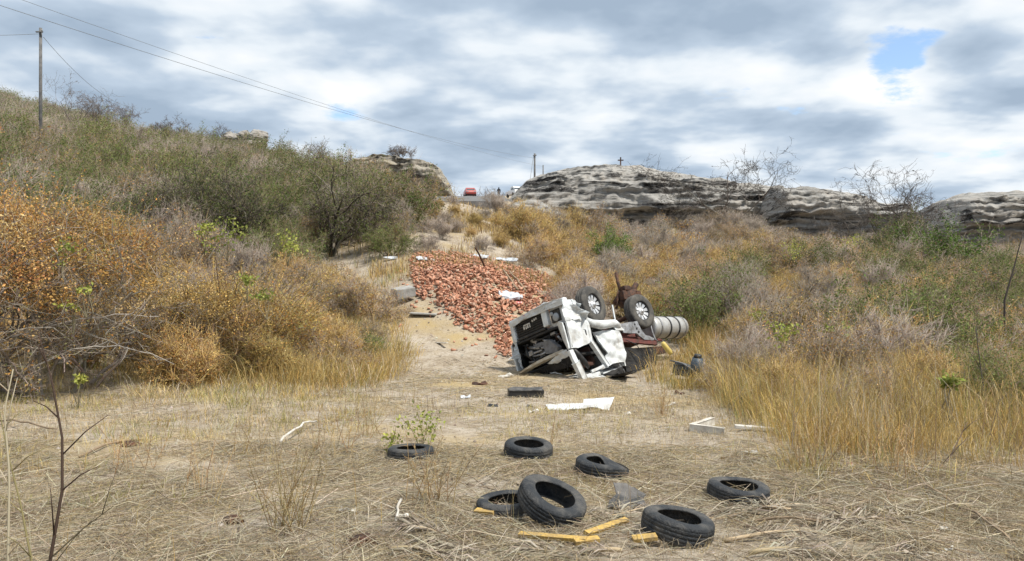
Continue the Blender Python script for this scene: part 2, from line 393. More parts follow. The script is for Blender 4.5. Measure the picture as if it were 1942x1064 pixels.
def wood(acc, sk, pal, thick_sides=5, thin=.010):
    """thick limbs as round tubes, thin ones as prisms"""
    P0, P1, R0, R1 = [], [], [], []
    for pts, rad, lv in sk:
        if rad[0] > thin * 1.8: V, F = tube(pts, rad, thick_sides, False); acc.add(V, F, pick(pal, 1)[0])
        else:
            P0.append(pts[:-1]); P1.append(pts[1:]); R0.append(np.maximum(rad[:-1], thin * .45)); R1.append(np.maximum(rad[1:], thin * .3))
    if P0:
        P0 = np.concatenate(P0); P1 = np.concatenate(P1)
        V, F = prisms(P0, P1, np.concatenate(R0), np.concatenate(R1)); acc.add(V, F, pick(pal, len(P0)))
def tips(sk, lv_min, n, jit, rng):
    """n random points along branches of at least that level"""
    S0, S1 = [], []
    for pts, rad, lv in sk:
        if lv >= lv_min: S0.append(pts[:-1]); S1.append(pts[1:])
    S0 = np.concatenate(S0); S1 = np.concatenate(S1); i = rng.integers(0, len(S0), n); t = rng.uniform(0, 1, (n, 1))
    d = norm(S1[i] - S0[i])
    return S0[i] * (1 - t) + S1[i] * t + rng.normal(size=(n, 3)) * jit, d
TWIG_GREY = [(.30, .255, .21), (.37, .325, .275), (.24, .195, .16), (.33, .27, .225)]
TWIG_BROWN = [(.27, .19, .12), (.33, .23, .13), (.21, .145, .095)]
DARK_BARK = [(.055, .045, .038), (.075, .06, .05)]
GREEN = [(.135, .19, .052), (.17, .22, .068), (.105, .155, .045), (.20, .235, .08)]
OLIVE = [(.25, .23, .09), (.20, .195, .08), (.30, .255, .11), (.19, .165, .085)]
RUST = [(.50, .27, .075), (.54, .34, .105), (.42, .21, .06), (.55, .39, .15), (.33, .175, .07)]
GOLD = [(.54, .385, .135), (.48, .325, .11), (.58, .45, .21), (.43, .295, .115), (.40, .30, .11)]
LIME = [(.31, .34, .075), (.37, .38, .11), (.25, .29, .07)]
FRESH = [(.17, .27, .055), (.21, .31, .07), (.13, .21, .05)]
STRAW = [(.55, .455, .295), (.49, .385, .23), (.60, .52, .385), (.43, .35, .235), (.52, .465, .37), (.55, .43, .235)]

def shrub_mesh(seed, h, stems, spread, kids, wpal, lpal, nleaf, lsize, ntwig, tl, trad=.006, up=.25, wander=.22, thin=.012, jit=.05, r0=.03, lean=(0, 0), flatten=None):
    rng = np.random.default_rng(seed)
    sk = skeleton(rng, stems, h, spread, len(kids), kids, wander, up, r0, lean=lean)
    A = Acc(); wood(A, sk, wpal, 5, thin)
    if ntwig:
        p, d = tips(sk, 1, ntwig, .02, rng)
        q = p + norm(d * .7 + rng.normal(size=p.shape) * .6 + np.array([0, 0, up])) * (tl * rng.uniform(.4, 1.3, (ntwig, 1)))
        V, F = spikes(p, q, trad); A.add(V, F, pick(wpal, ntwig))
    wm = A.mesh('branches'); lm = None
    if nleaf:
        p, d = tips(sk, 1, nleaf, jit, rng)
        V, F = leaves(p, lsize); B = Acc()
        # leaf colour drifts from sprig to sprig
        cl = pick(lpal, 40, .25); idx = (vnoise(p[:, 0] * 2.2 + p[:, 2] * 1.7, p[:, 1] * 2.2 + p[:, 2], seed) * 20 + 20 + RNG.normal(size=nleaf) * 4).astype(int) % 40
        B.add(V, F, cl[idx] * RNG.uniform(.8, 1.2, (nleaf, 1))); lm = B.mesh('leaves')
    return wm, lm
def plant(name, meshes, loc, rz, sc, label, cat, group=None, parts=('branches', 'leaves'), tilt=(0, 0)):
    o = empty(name, loc, rz); o.scale = sc if hasattr(sc, '__len__') else (sc, sc, sc)
    o.rotation_euler = (tilt[0], tilt[1], rz)
    for nm, me, mt in zip(parts, meshes, (M['bark'], M['leaf'])):
        if me is None: continue
        link(nm, me, mt, o)
    return tag(o, label, cat, group)

# ------------------------------------------------------------------ road over the crest
def road():
    # enters between the two outcrops and climbs away from the clearing
    c = [(-6.0, 66), (-5.4, 72), (-4.6, 80), (-4.6, 95), (-5.4, 112), (-6.4, 130), (-7.6, 150)]
    ys = np.linspace(66, 150, 60); xs = np.interp(ys, [p[1] for p in c], [p[0] for p in c])
    V, F = [], []
    for i, (x, y) in enumerate(zip(xs, ys)):
        for s in np.linspace(-4, 4, 7): V.append((x + s, y, h1(x, y) + .12 + .02 * (1 - (s / 4) ** 2)))
        for s, k in ((-4.6, -.6), (4.6, -.6)): V.append((x + s, y, h1(x, y) + k))
    n = 9
    for i in range(len(ys) - 1):
        o, q = i * n, (i + 1) * n
        for k in range(6): F.append((o + k, o + k + 1, q + k + 1, q + k))
        F.append((o + 7, o, q, q + 7)); F.append((o + 6, o + 8, q + 8, q + 6))
    F.append((7, 0, 6, 8)) ; F.append(tuple(range(0, 7)))
    me = bpy.data.meshes.new('road'); me.from_pydata(V, [], F); me.update()
    return tag(link('road', me, M['road']), 'grey asphalt road climbing over the crest between the rocks', None, None, 'structure'), xs, ys
road_o, road_x, road_y = road()
def road_z(x, y):
    return h1(float(np.interp(y, road_y, road_x)), y) + .14

# ------------------------------------------------------------------ sandstone outcrops
def rock_mat(name, light, dark, warm, lo, hi):
    m, n, l, b = new_mat(name)
    b.inputs['Roughness'].default_value = .95; b.inputs['Specular IOR Level'].default_value = .1
    t = n.new('ShaderNodeTexCoord')
    def no(scale, sc, detail=8, rough=.65, dist=0):
        mp = n.new('ShaderNodeMapping'); mp.inputs['Scale'].default_value = sc; l.new(t.outputs['Object'], mp.inputs[0])
        k = n.new('ShaderNodeTexNoise'); k.inputs['Scale'].default_value = scale; k.inputs['Detail'].default_value = detail
        k.inputs['Roughness'].default_value = rough; k.inputs['Distortion'].default_value = dist
        l.new(mp.outputs[0], k.inputs['Vector']); return k.outputs['Fac']
    def mix(f, a, c, lo, hi):
        mr = n.new('ShaderNodeMapRange'); l.new(f, mr.inputs[0]); mr.inputs[1].default_value = lo; mr.inputs[2].default_value = hi
        x = n.new('ShaderNodeMixRGB'); l.new(mr.outputs[0], x.inputs[0])
        for i, q in ((1, a), (2, c)):
            if isinstance(q, tuple): x.inputs[i].default_value = (*q, 1)
            else: l.new(q, x.inputs[i])
        return x.outputs[0]
    strata = no(.9, (.25, .25, 3.2), 6, .6, .6)
    c = mix(strata, light, tuple(v * .62 for v in light), .45, .62)
    c = mix(no(.35, (1, 1, 1), 5), c, warm, .5, .68)
    c = mix(no(.5, (.28, .5, 2.0), 9, .72, .9), c, dark, lo, hi)
    c = mix(no(7, (1, 1, 2), 5), c, tuple(min(1, v * 1.3) for v in light), .58, .72)
    l.new(c, b.inputs['Base Color'])
    bp = n.new('ShaderNodeBump'); bp.inputs['Strength'].default_value = .9; bp.inputs['Distance'].default_value = .25
    l.new(no(2.2, (.5, .5, 2.4), 9, .7), bp.inputs['Height']); l.new(bp.outputs[0], b.inputs['Normal'])
    return m
M['rock'] = rock_mat('grey_sandstone', (.37, .355, .33), (.05, .047, .045), (.36, .325, .285), .52, .58)
M['rock_warm'] = rock_mat('buff_sandstone', (.38, .345, .285), (.06, .054, .05), (.40, .335, .225), .54, .60)
def outcrop(name, sil, base, d0, depth, seed, matl, label, under=.9, lip=.16, steep=.5, nu=420, nv=140):
    """sil: silhouette (px, py) of the crest; base: (px, py) foot; d0 distance of the front face"""
    sx = np.array([s[0] for s in sil], float); sy = np.array([s[1] for s in sil], float)
    bx = np.array([s[0] for s in base], float); by = np.array([s[1] for s in base], float)
    dc = d0 + depth * .38
    u = np.linspace(sx[0], sx[-1], nu); top = CAM_Z - (np.interp(u, sx, sy) - CY) / FPX * dc
    bot = CAM_Z - (np.interp(u, bx, by) - CY) / FPX * d0
    x = (u - CX) / FPX * (d0 + depth * .2)
    ends = np.clip(np.minimum(u - u[0], u[-1] - u) / (.08 * (u[-1] - u[0])), 0, 1) ** .5
    # cross-section: (depth fraction, height fraction)
    prof = np.array([(under / depth, -.35), (under / depth, 0), (under * .7 / depth, lip * .6), (0, lip), (.01, lip * 1.4), (.05, steep), (.12, steep + .22), (.24, .93), (.38, 1.0), (.6, .97), (.85, .7), (1, .1), (1.05, -.3)])
    L = np.r_[0, np.cumsum(np.hypot(np.diff(prof[:, 0]) * depth, np.diff(prof[:, 1]) * 6))]
    s = np.linspace(0, L[-1], nv); pf = np.interp(s, L, prof[:, 0]); ph = np.interp(s, L, prof[:, 1])
    U, PF = np.meshgrid(x, pf); _, PH = np.meshgrid(x, ph); hh = np.maximum(top - bot, .4)[None]; E = ends[None]
    Zr = bot[None] + hh * PH * (.15 + .85 * E)
    curve = 3.0 * (1 - E) + 1.4 * vnoise(U * .16, 0 * U, seed) + .5 * vnoise(U * .5, 0 * U + 3, seed + 1)
    Yr = d0 + depth * PF * (.35 + .65 * E) + curve
    fr = np.clip(1 - np.abs(PF - .1) * 3, .15, 1)
    warp = Zr * 1.5 + .5 * vnoise(U * .12, Yr * .12, seed + 5) + .12 * vnoise(U * .7, Zr, seed + 6)
    saw = warp - np.floor(warp); ledge = np.where(saw < .75, saw / .75, (1 - saw) / .25)
    amp = .25 + .75 * np.clip(vnoise(U * .25, Zr * .8, seed + 7) + .5, 0, 1)
    Yr -= fr * (ledge - .5) * 1.15 * amp
    w2 = Zr * 3.7 + .6 * vnoise(U * .2, Yr * .2, seed + 15) + .2 * vnoise(U * 1.1, Zr, seed + 16); s2 = w2 - np.floor(w2); Yr -= fr * (np.where(s2 < .7, s2 / .7, (1 - s2) / .3) - .5) * .38
    Yr += fr * (.45 * vnoise(U * .6, Zr * .9, seed + 2) + .2 * vnoise(U * 1.7, Zr * 2.6, seed + 3) + .1 * vnoise(U * 4, Zr * 6, seed + 8))
    Zr += .16 * vnoise(U * .7, Yr * .7, seed + 4) + .09 * vnoise(U * 2.2, Yr * 2.2, seed + 9)
    I = np.arange(nu * nv).reshape(nv, nu)
    F = np.stack([I[:-1, :-1], I[:-1, 1:], I[1:, 1:], I[1:, :-1]], -1).reshape(-1, 4)
    F2 = [np.concatenate([I[:, 0], ])[None], I[::-1, -1][None]]
    o = link(name, npmesh(name, np.c_[U.ravel(), Yr.ravel(), Zr.ravel()], [F] + F2, None, False), matl)
    return tag(o, label, 'rock')
outcrop('rock_outcrop', [(952, 384), (968, 366), (985, 352), (1020, 336), (1080, 321), (1150, 315), (1215, 317), (1270, 330), (1310, 338), (1400, 345), (1480, 354), (1540, 362)],
        [(952, 392), (1010, 408), (1100, 408), (1300, 410), (1540, 415)], 78, 24, 11, M['rock'],
        'broad grey sandstone dome streaked black, with a cross on its top', 1.6, .13, .5)
outcrop('rock_outcrop', [(1465, 372), (1490, 357), (1540, 352), (1600, 357), (1640, 366), (1670, 384), (1720, 396)],
        [(1465, 425), (1600, 425), (1720, 425)], 72, 14, 23, M['rock'],
        'low grey rock shelf with a dark overhang right of the domed rock', 1.0, .34, .6, 240, 110)
outcrop('rock_outcrop', [(1790, 400), (1815, 380), (1850, 369), (1900, 366), (1960, 364), (2040, 372), (2120, 395)],
        [(1790, 440), (1900, 448), (2120, 450)], 62, 12, 31, M['rock'],
        'low grey rock ledge with an undercut foot at the right edge of the view', 1.2, .22, .6, 240, 110)
outcrop('rock_outcrop', [(640, 330), (680, 310), (715, 299), (755, 301), (775, 309), (810, 314), (830, 321), (842, 338), (862, 366)],
        [(640, 372), (760, 372), (862, 380)], 80, 16, 41, M['rock_warm'],
        'buff sandstone outcrop with a steep right end beside the road', 1.6, .55, .70, 260, 120)
def boulder(name, loc, size, seed, matl, label):
    bm = bmesh.new(); bmesh.ops.create_icosphere(bm, subdivisions=4, radius=1)
    for v in bm.verts:
        c = v.co.copy()
        k = 1 + .28 * mnoise.noise(c * 1.3 + Vector((seed, 0, 0))) + .14 * mnoise.noise(c * 3.1 + Vector((0, seed, 0))) + .05 * mnoise.noise(c * 8)
        q = c * k; v.co = Vector((q.x * size[0], q.y * size[1], q.z * size[2]))
    me = bpy.data.meshes.new(name); bm.to_mesh(me); bm.free()
    return tag(link(name, me, matl, None, loc), label, 'boulder')
for px, py, d, s, sd, lab in [(437, 262, 112, (1.3, 1.2, .8), 1, 'small pale boulder at the left end of the skyline rock group'),
                              (464, 259, 112, (1.0, 1.1, .85), 4, 'middle pale boulder of the skyline rock group on the left hill'),
                              (489, 260, 112, (1.5, 1.3, 1.0), 9, 'largest rounded boulder at the right end of the skyline rock group'),
                              (478, 274, 110, (2.2, 1.4, .5), 14, 'flat pale slab under the boulders on the left skyline')]:
    boulder('boulder', pt(px, py, d), s, sd, M['rock'], lab)
for px, py, d, s, sd, lab in [(1035, 425, 58, (1.3, 1.1, 1.0), 21, 'weathered grey boulder below the left end of the domed rock'),
                              (1003, 402, 66, (1.6, 1.3, 1.0), 25, 'round grey boulder where the domed rock meets the slope')]:
    p = pt(px, py, d); boulder('boulder', (p.x, p.y, h1(p.x, p.y) + s[2] * .45), s, sd, M['rock'], lab)

# ------------------------------------------------------------------ shrubs
R_ = np.random.default_rng(99)
K = {}
K['green'] = [shrub_mesh(100 + i, 2.6, 9, .75, [6, 5], TWIG_GREY[2:3] + TWIG_BROWN[2:] + OLIVE[1:2], GREEN + GREEN + OLIVE[:2], 7600, .075, 1800, .45, .006, .35, jit=.08) for i in range(3)]
K['brown'] = [shrub_mesh(200 + i, 2.2, 9, .8, [6, 5], TWIG_GREY + TWIG_BROWN, RUST + GOLD + OLIVE, 3600, .065, 2600, .40, .007, .2, jit=.08) for i in range(3)]
K['grey'] = [shrub_mesh(300 + i, 2.3, 10, .7, [6, 5], TWIG_GREY, RUST, 500, .05, 3600, .45, .007, .3) for i in range(3)]
K['gold'] = [shrub_mesh(400 + i, 1.7, 12, .6, [6, 4], TWIG_BROWN + GOLD, GOLD + RUST, 4600, .06, 2200, .40, .006, .35, jit=.09) for i in range(3)]
K['fresh'] = [shrub_mesh(500 + i, 1.8, 9, .8, [6, 5], TWIG_GREY, FRESH + GREEN, 7000, .08, 600, .3, .006, .3, jit=.08) for i in range(2)]
def scatter(n, pxr, dr, sp, test, seed, power=1.0):
    """spots spread over the ground in a bearing and distance range, no two closer than sp(d)"""
    r = np.random.default_rng(seed); out = []
    for _ in range(n * 14):
        if len(out) >= n: break
        d = (r.uniform(dr[0] ** power, dr[1] ** power)) ** (1 / power); px = r.uniform(*pxr)
        x = (px - CX) / FPX * d
        if not test(px, d): continue
        s = sp(d)
        if any((x - a) ** 2 + (d - b) ** 2 < s * s for a, b, _ in out): continue
        out.append((x, d, px))
    return out
def clearing(px, d):
    """true where no shrub grows: clearing, truck, bricks, road"""
    if d < 16.5 and px > 330: return True
    if 16.5 <= d < 27 and 640 < px < 1400: return True
    if 27 <= d < 37 and 735 < px < 1075: return True
    if 27 <= d < 30 and px < 1330 and px > 1000: return True
    if 37 <= d < 150 and 790 < px < 965: return True
    if d > 76 and 640 < px < 2200: return True
    if d > 50 and 690 < px < 965: return True
    return False
def put(kind, x, y, sc, label, cat, group, name='shrub', sz=1.0):
    ms = K[kind][R_.integers(0, len(K[kind]))]
    s = sc * R_.uniform(.75, 1.25)
    return plant(name, ms, (x, y, h1(x, y) - .05), R_.uniform(0, 6.28), (s, s, s * sz * R_.uniform(.85, 1.1)), label, cat, group)
# green scrub up the left hillside
def where_left(px, y): return ('left end of the' if px < 180 else 'middle of the' if px < 450 else 'right end of the') + (' lower' if y < 52 else ' upper')
for x, y, px in scatter(185, (-110, 775), (32, 78), lambda d: 1.35 + d * .013, lambda p, d: not clearing(p, d) and not (d < 42 and 560 < p < 720), 1, 1.4):
    k = R_.choice(['green', 'green', 'green', 'grey', 'brown'] if y > 42 else ['green', 'grey', 'green', 'brown'])
    w = where_left(px, y) + ' hillside scrub'
    put(k, x, y, (1.1 + .003 * y) * (.72 if y < 44 and px > 450 else 1), {'green': 'grey-green twiggy', 'grey': 'leafless grey', 'brown': 'brown-leaved'}[k] + ' shrub in the ' + w, 'shrub', {'green': 'green', 'grey': 'leafless', 'brown': 'brown'}[k] + ' shrubs, ' + w)
# brown scrub at the foot of that hill, left of the clearing
for x, y, px in scatter(52, (-60, 730), (20, 33), lambda d: 1.3, lambda p, d: not clearing(p, d) and not (d > 29 and p > 640) and not (d < 25 and 330 < p < 640), 2):
    k = R_.choice(['gold', 'brown', 'gold', 'brown', 'grey'] if px > 300 else ['brown', 'grey', 'gold'])
    w = 'behind the tall vine-covered bush' if px < 330 else 'between the rusty bush and the path'
    put(k, x, y, .85, {'gold': 'gold-leaved dry', 'brown': 'rusty brown', 'grey': 'bare grey'}[k] + ' bush ' + w, 'bush', {'gold': 'gold', 'brown': 'rusty', 'grey': 'bare'}[k] + ' bushes ' + w, 'bush')
for i_, (px_, d_, k_, sc_) in enumerate([(360, 18.6, 'gold', .8), (520, 19.4, 'gold', .75), (580, 21, 'brown', .8), (650, 23, 'gold', .65), (690, 25, 'brown', .6), (600, 24.5, 'gold', .8), (480, 23.5, 'brown', .95), (540, 26, 'brown', .9)]):
    x = (px_ - CX) / FPX * d_; put(k_, x, d_, sc_, {'gold': 'loose golden', 'brown': 'loose rusty'}[k_] + ' bush in the dry grass left of the path', 'bush', {'gold': 'golden', 'brown': 'rusty'}[k_] + ' bushes in the grass left of the path', 'bush')
# thicket right of and behind the truck
for x, y, px in scatter(190, (985, 2060), (18.5, 54), lambda d: 1.1 + d * .014, lambda p, d: not clearing(p, d) and not (d < 23 and p < 1480), 3, 1.25):
    if px > 1720 and y < 40: k = R_.choice(['green', 'gold', 'brown', 'gold'])
    elif px < 1330: k = R_.choice(['grey', 'gold', 'brown', 'gold'])
    else: k = R_.choice(['brown', 'brown', 'grey', 'gold', 'gold', 'gold', 'green'] if y < 45 else ['brown', 'grey', 'gold', 'brown', 'gold'])
    w = ('behind the truck' if px < 1330 else 'right of the truck' if px < 1650 else 'at the right edge') + (', front of the thicket' if y < 32 else ', deep in the thicket')
    put(k, x, y, .80 + .003 * y, {'gold': 'gold-leaved dry', 'brown': 'reddish brown', 'grey': 'leafless grey', 'green': 'grey-green twiggy'}[k] + ' shrub ' + w, 'shrub', {'gold': 'gold', 'brown': 'brown', 'grey': 'leafless', 'green': 'green'}[k] + ' shrubs ' + w, 'shrub', .95)
# farther scrub reads as one mass
def far_scrub(name, spots, size, pals, label, seed):
    rng = np.random.default_rng(seed); A = Acc()
    for x, y, px in spots:
        s = size * rng.uniform(.7, 1.25); b = np.array([x, y, h1(x, y) - .1]); pl = pals[rng.integers(0, len(pals))]; n = 620
        u = norm(rng.normal(size=(n, 3))); u[:, 2] = np.abs(u[:, 2]); rr = rng.uniform(.35, 1, (n, 1)) ** .5
        lump = 1 + .35 * vnoise(u[:, 0] * 2.5 + x, u[:, 1] * 2.5 + y, seed)[:, None]
        p = b + u * rr * lump * np.array([1.15, 1.15, 1.0]) * s
        V, F = leaves(p, .13, .6); A.add(V, F, pick(pl, n, .2))
        q = p[:260]; V, F = spikes(b + (q - b) * .45, b + (q - b) * rng.uniform(1.0, 1.45, (260, 1)) + rng.normal(size=(260, 3)) * .14 + np.array([0, 0, .15]), .013); A.add(V, F, pick(TWIG_GREY, 260))
    g = link(name, A.mesh(name), M['grass']); return tag(g, label, 'scrub', None, 'stuff')
far_scrub('hilltop_scrub', scatter(230, (-120, 740), (74, 128), lambda d: 2.1, lambda p, d: not clearing(p, d), 41), 1.7, [GREEN + OLIVE, GREEN, GREEN + TWIG_GREY[2:3], GREEN + TWIG_BROWN], 'grey-green scrub blending together on the upper left hillside', 5)
far_scrub('far_thicket', scatter(190, (990, 2080), (53, 77), lambda d: 1.45, lambda p, d: not clearing(p, d), 42), 1.1, [RUST + TWIG_GREY, GOLD + TWIG_GREY, TWIG_GREY, OLIVE + TWIG_GREY], 'brown and grey thicket blending together below the rocks', 6)
for px_, d_, k_, sc_, lab in [(1500, 13.5, 'gold', .5, 'small golden bush in the tall grass, nearest the bent trim'), (1640, 12.2, 'brown', .5, 'small rusty bush in the tall grass, left of the bare saplings'), (1760, 14.5, 'gold', .6, 'golden bush in the middle of the tall grass'), (1890, 13.0, 'green', .5, 'small grey-green bush in the tall grass at the right edge'),
                             (1420, 17.5, 'grey', .55, 'small bare bush in the tall grass right of the engine casing'), (1570, 16.5, 'brown', .65, 'rusty bush at the back of the tall grass'), (1960, 16.0, 'brown', .7, 'rusty bush at the right edge behind the tall grass'), (1680, 17.0, 'grey', .7, 'bare grey bush at the back of the tall grass'), (1380, 21, 'gold', .55, 'golden bush right of the fuel tank')]:
    put(k_, (px_ - CX) / FPX * d_, d_, sc_, lab, 'bush', None, 'bush')
# low brush on the slope below the road
for x, y, px in scatter(28, (730, 1000), (37, 72), lambda d: 2.0, lambda p, d: not (d > 62 and p < 935) and not (p < 850 and d > 44 and R_.random() < .6), 4):
    k = R_.choice(['gold', 'brown', 'grey']); w = {'gold': 'golden', 'brown': 'rusty', 'grey': 'bare grey'}[k] + (' bush on the bare sandy bank above the bricks' if px < 860 else ' bush on the grassy slope below the road')
    put(k, x, y, .42 if px < 930 else .6, 'low ' + w, 'bush', w.replace(' bush', ' bushes'), 'bush')
for px_, d_, k_ in [(1335, 63, 'grey'), (1358, 60, 'brown'), (1380, 66, 'grey'), (1402, 61, 'brown'), (1425, 65, 'grey'), (1350, 67, 'brown'), (1445, 60, 'gold'), (1390, 63.5, 'brown')]:
    put(k_, (px_ - CX) / FPX * d_, d_, .75, {'grey': 'leafless grey', 'brown': 'reddish brown', 'gold': 'golden'}[k_] + ' shrub on the bank below the leafless skyline tree', 'shrub', {'grey': 'grey', 'brown': 'brown', 'gold': 'golden'}[k_] + ' shrubs on the bank below the skyline tree')
# single plants that stand out
for px, py, d, k, sc, lab in [(1150, 470, 46, 'fresh', 1.25, 'bright green bush in the brown thicket below the domed rock'),
                              (1785, 432, 46, 'fresh', 1.75, 'large dense green bush under the bare tree at right'),
                              (1700, 440, 50, 'green', 1.6, 'grey-green bush left of the large green bush at right'),
                              (1910, 640, 19, 'fresh', .55, 'small fresh green shrub at the right edge above the tall grass'),
                              (700, 600, 23.5, 'fresh', .45, 'small dark green shrub at the left edge of the brick heap'),
                              (640, 330, 74, 'green', 1.3, 'tall green shrub on the shoulder left of the buff rock')]:
    x = (px - CX) / FPX * d
    put(k, x, d, sc, lab, 'bush', None, 'bush')
# big vine-covered bushes at the left front
def mantle_bush(loc, rx, ry, h, seed, nleaf, nshell, label, wpal=TWIG_GREY, lpal=RUST):
    rng = np.random.default_rng(seed)
    sk = skeleton(rng, 14, h * .95, .8, 2, [7, 6], .22, .15, .045, base_r=rx * .5)
    A = Acc(); wood(A, sk, wpal, 5, .010)
    p, d = tips(sk, 1, 3500, .03, rng); q = p + norm(d + rng.normal(size=p.shape) * .8) * rng.uniform(.15, .6, (3500, 1))
    V, F = spikes(p, q, .006); A.add(V, F, pick(wpal, 3500))
    o = empty('vine_covered_bush', loc); link('branches', A.mesh('branches'), M['bark'], o)
    # mantle: clumps on the dome, leaves and hanging stems around each clump
    nc = 150; u = rng.uniform(0, 2 * np.pi, nc); w = rng.uniform(.22, 1, nc) ** .8
    cz = h * (.30 + .62 * w) ; rr = np.sqrt(np.clip(1 - (np.clip(w, 0, .97)) ** 2.4, 0, 1))
    c = np.c_[np.cos(u) * rx * rr, np.sin(u) * ry * rr, cz] + rng.normal(size=(nc, 3)) * .15
    ci = rng.integers(0, nc, nshell); off = rng.normal(size=(nshell, 3)) * np.array([.24, .24, .15])
    P = c[ci] + off; cc = pick(lpal + GOLD, nc, .2)
    V, F = leaves(P, .050, .6); B = Acc(); B.add(V, F, cc[ci] * rng.uniform(.75, 1.25, (nshell, 1)))
    ns = nshell // 3; ci = rng.integers(0, nc, ns); p = c[ci] + rng.normal(size=(ns, 3)) * np.array([.3, .3, .18])
    q = p + norm(rng.normal(size=(ns, 3)) + np.array([0, 0, -.3])) * rng.uniform(.12, .5, (ns, 1))
    V, F = spikes(p, q, .005); B.add(V, F, pick(GOLD + TWIG_GREY, ns))
    for _ in range(110):      # loose shoots standing out of the mantle
        q = c[rng.integers(0, nc)]; out_ = norm((q - np.array([0, 0, h * .35]))[None])[0] + np.array([0, 0, .5]) + rng.normal(size=3) * .35; L_ = rng.uniform(.35, 1.1); P_ = np.array([q, q + out_ * L_ * .5 + rng.normal(size=3) * .06, q + out_ * L_ + np.array([0, 0, -.12 * L_]) + rng.normal(size=3) * .08])
        V, F = tube(P_, [.009, .007, .004], 4, False); B.add(V, F, pick(wpal, 1)[0])
        t_ = rng.uniform(.2, 1, 26)[:, None]; p = P_[0] * (1 - t_) ** 2 + 2 * P_[1] * t_ * (1 - t_) + P_[2] * t_ ** 2 + rng.normal(size=(26, 3)) * .035; V, F = leaves(p, .05, .55); B.add(V, F, pick(lpal + GOLD[:2], 26, .2))
    if nleaf:
        p, d = tips(sk, 1, nleaf, .06, rng); V, F = leaves(p, .06); B.add(V, F, pick(OLIVE + RUST, nleaf))
    link('leaves', B.mesh('leaves'), M['leaf'], o)
    return tag(o, label, 'bush')
def gpt(px, d, dz=0): x = (px - CX) / FPX * d; return (x, d, h1(x, d) + dz)
bigb = mantle_bush(gpt(70, 17.4), 2.7, 1.9, 4.1, 5, 6000, 36000, 'tall bush draped in orange-brown vines at the left, bare branches below')
mantle_bush(gpt(-130, 15.5), 2.2, 1.8, 4.6, 6, 4000, 22000, 'vine-covered bush cut by the left edge of the photo')
mantle_bush(gpt(430, 20.8), 2.2, 1.4, 2.2, 7, 5000, 18000, 'rounded bush of rusty leaves right of the tall vine-covered bush', TWIG_BROWN + GOLD[:1], RUST[:4] + GOLD + [(.44, .40, .13), (.62, .45, .17)])
# pale bare limbs arching out of the tall bush
for a, bb, c in [((-60, 560), (110, 555), (285, 640)), ((-60, 600), (140, 600), (240, 665)), ((20, 640), (170, 585), (300, 600)), ((-40, 520), (60, 640), (215, 610)), ((60, 700), (180, 620), (330, 690)), ((100, 470), (150, 560), (95, 600))]:
    A, B, C = (np.array(pt(*q, 15.6 + .35 * i)) for i, q in enumerate((a, bb, c)))
    t = np.linspace(0, 1, 14)[:, None]; P = A * (1 - t) ** 2 + 2 * B * t * (1 - t) + C * t ** 2 + RNG.normal(size=(14, 3)) * .02
    acc = Acc(); V, F = tube(P, np.linspace(.022, .006, 14), 5); acc.add(V, F, (.36, .33, .29))
    for k in range(3, 13):
        for _ in range(2):
            q = P[k]; e = q + norm(RNG.normal(size=(1, 3)))[0] * RNG.uniform(.15, .45); V, F = tube(np.array([q, (q + e) / 2 + RNG.normal(size=3) * .04, e]), [.008, .006, .003], 4); acc.add(V, F, (.33, .30, .26))
    acc.V = [v - np.array(bigb.location) for v in acc.V]
    link('branch', acc.mesh('branch'), M['bark'], bigb)

# ------------------------------------------------------------------ trees
def tree(name, loc, seed, h, stems, spread, kids, wpal, ntwig, tl, trad, label, nleaf=0, lpal=None, lsize=.06, r0=.07, up=.2, wander=.2, thin=.014, jit=.1, lean=(0, 0), start=.3, group=None):
    rng = np.random.default_rng(seed)
    sk = skeleton(rng, stems, h, spread, len(kids), kids, wander, up, r0, seg=6, start=start, base_r=.12, lean=lean)
    A, B = Acc(), Acc()
    wood(A, [s for s in sk if s[2] <= 1], wpal, 6, thin); wood(B, [s for s in sk if s[2] > 1], wpal, 4, thin)
    if ntwig:
        p, d = tips(sk, 1, ntwig, .01, rng); q = p + norm(d * .8 + rng.normal(size=p.shape) * .6 + np.array([0, 0, .2])) * (tl * rng.uniform(.4, 1.3, (ntwig, 1)))
        V, F = spikes(p, q, trad); B.add(V, F, pick(wpal, ntwig))
    if nleaf:
        p, d = tips(sk, 1, nleaf, jit, rng); V, F = leaves(p, lsize); B.add(V, F, pick(lpal, nleaf))
    o = empty(name, loc, 0); link('trunk', A.mesh('trunk'), M['bark'], o); link('crown', B.mesh('crown'), M['leaf' if nleaf else 'bark'], o)
    return tag(o, label, 'tree', group)
tree('multi_stemmed_tree', gpt(628, 40), 61, 4.2, 5, .85, [7, 7, 5], DARK_BARK + TWIG_GREY[:1], 3200, .55, .008, 'spreading grey-green tree with dark forked stems above the path', 9000, GREEN + OLIVE[:2], .07, .085, .12, .17, .016, .14)
tree('multi_stemmed_tree', gpt(425, 38), 62, 4.4, 6, .55, [7, 6, 5], DARK_BARK + TWIG_GREY[:1], 2800, .5, .008, 'upright grey-green tree with dark stems on the left hillside', 7000, OLIVE + GREEN, .07, .07, .2, .17, .016, .14)
tree('multi_stemmed_tree', gpt(250, 36), 63, 4.0, 5, .8, [7, 6, 4], DARK_BARK + TWIG_GREY[:1], 2400, .5, .008, 'dark-limbed tree behind the tall vine-covered bush', 5000, GREEN + OLIVE, .07, .07, .15, .2, .016, .14)
GB = [(.14, .12, .105), (.20, .175, .155), (.10, .085, .075)]
tree('bare_tree', gpt(1378, 70), 71, 8.2, 4, .95, [6, 6, 4], GB, 1900, .5, .011, 'leafless spreading tree on the skyline right of the domed rock', 260, [(.05, .045, .04)], .16, .08, .12, .26, .024, .05)
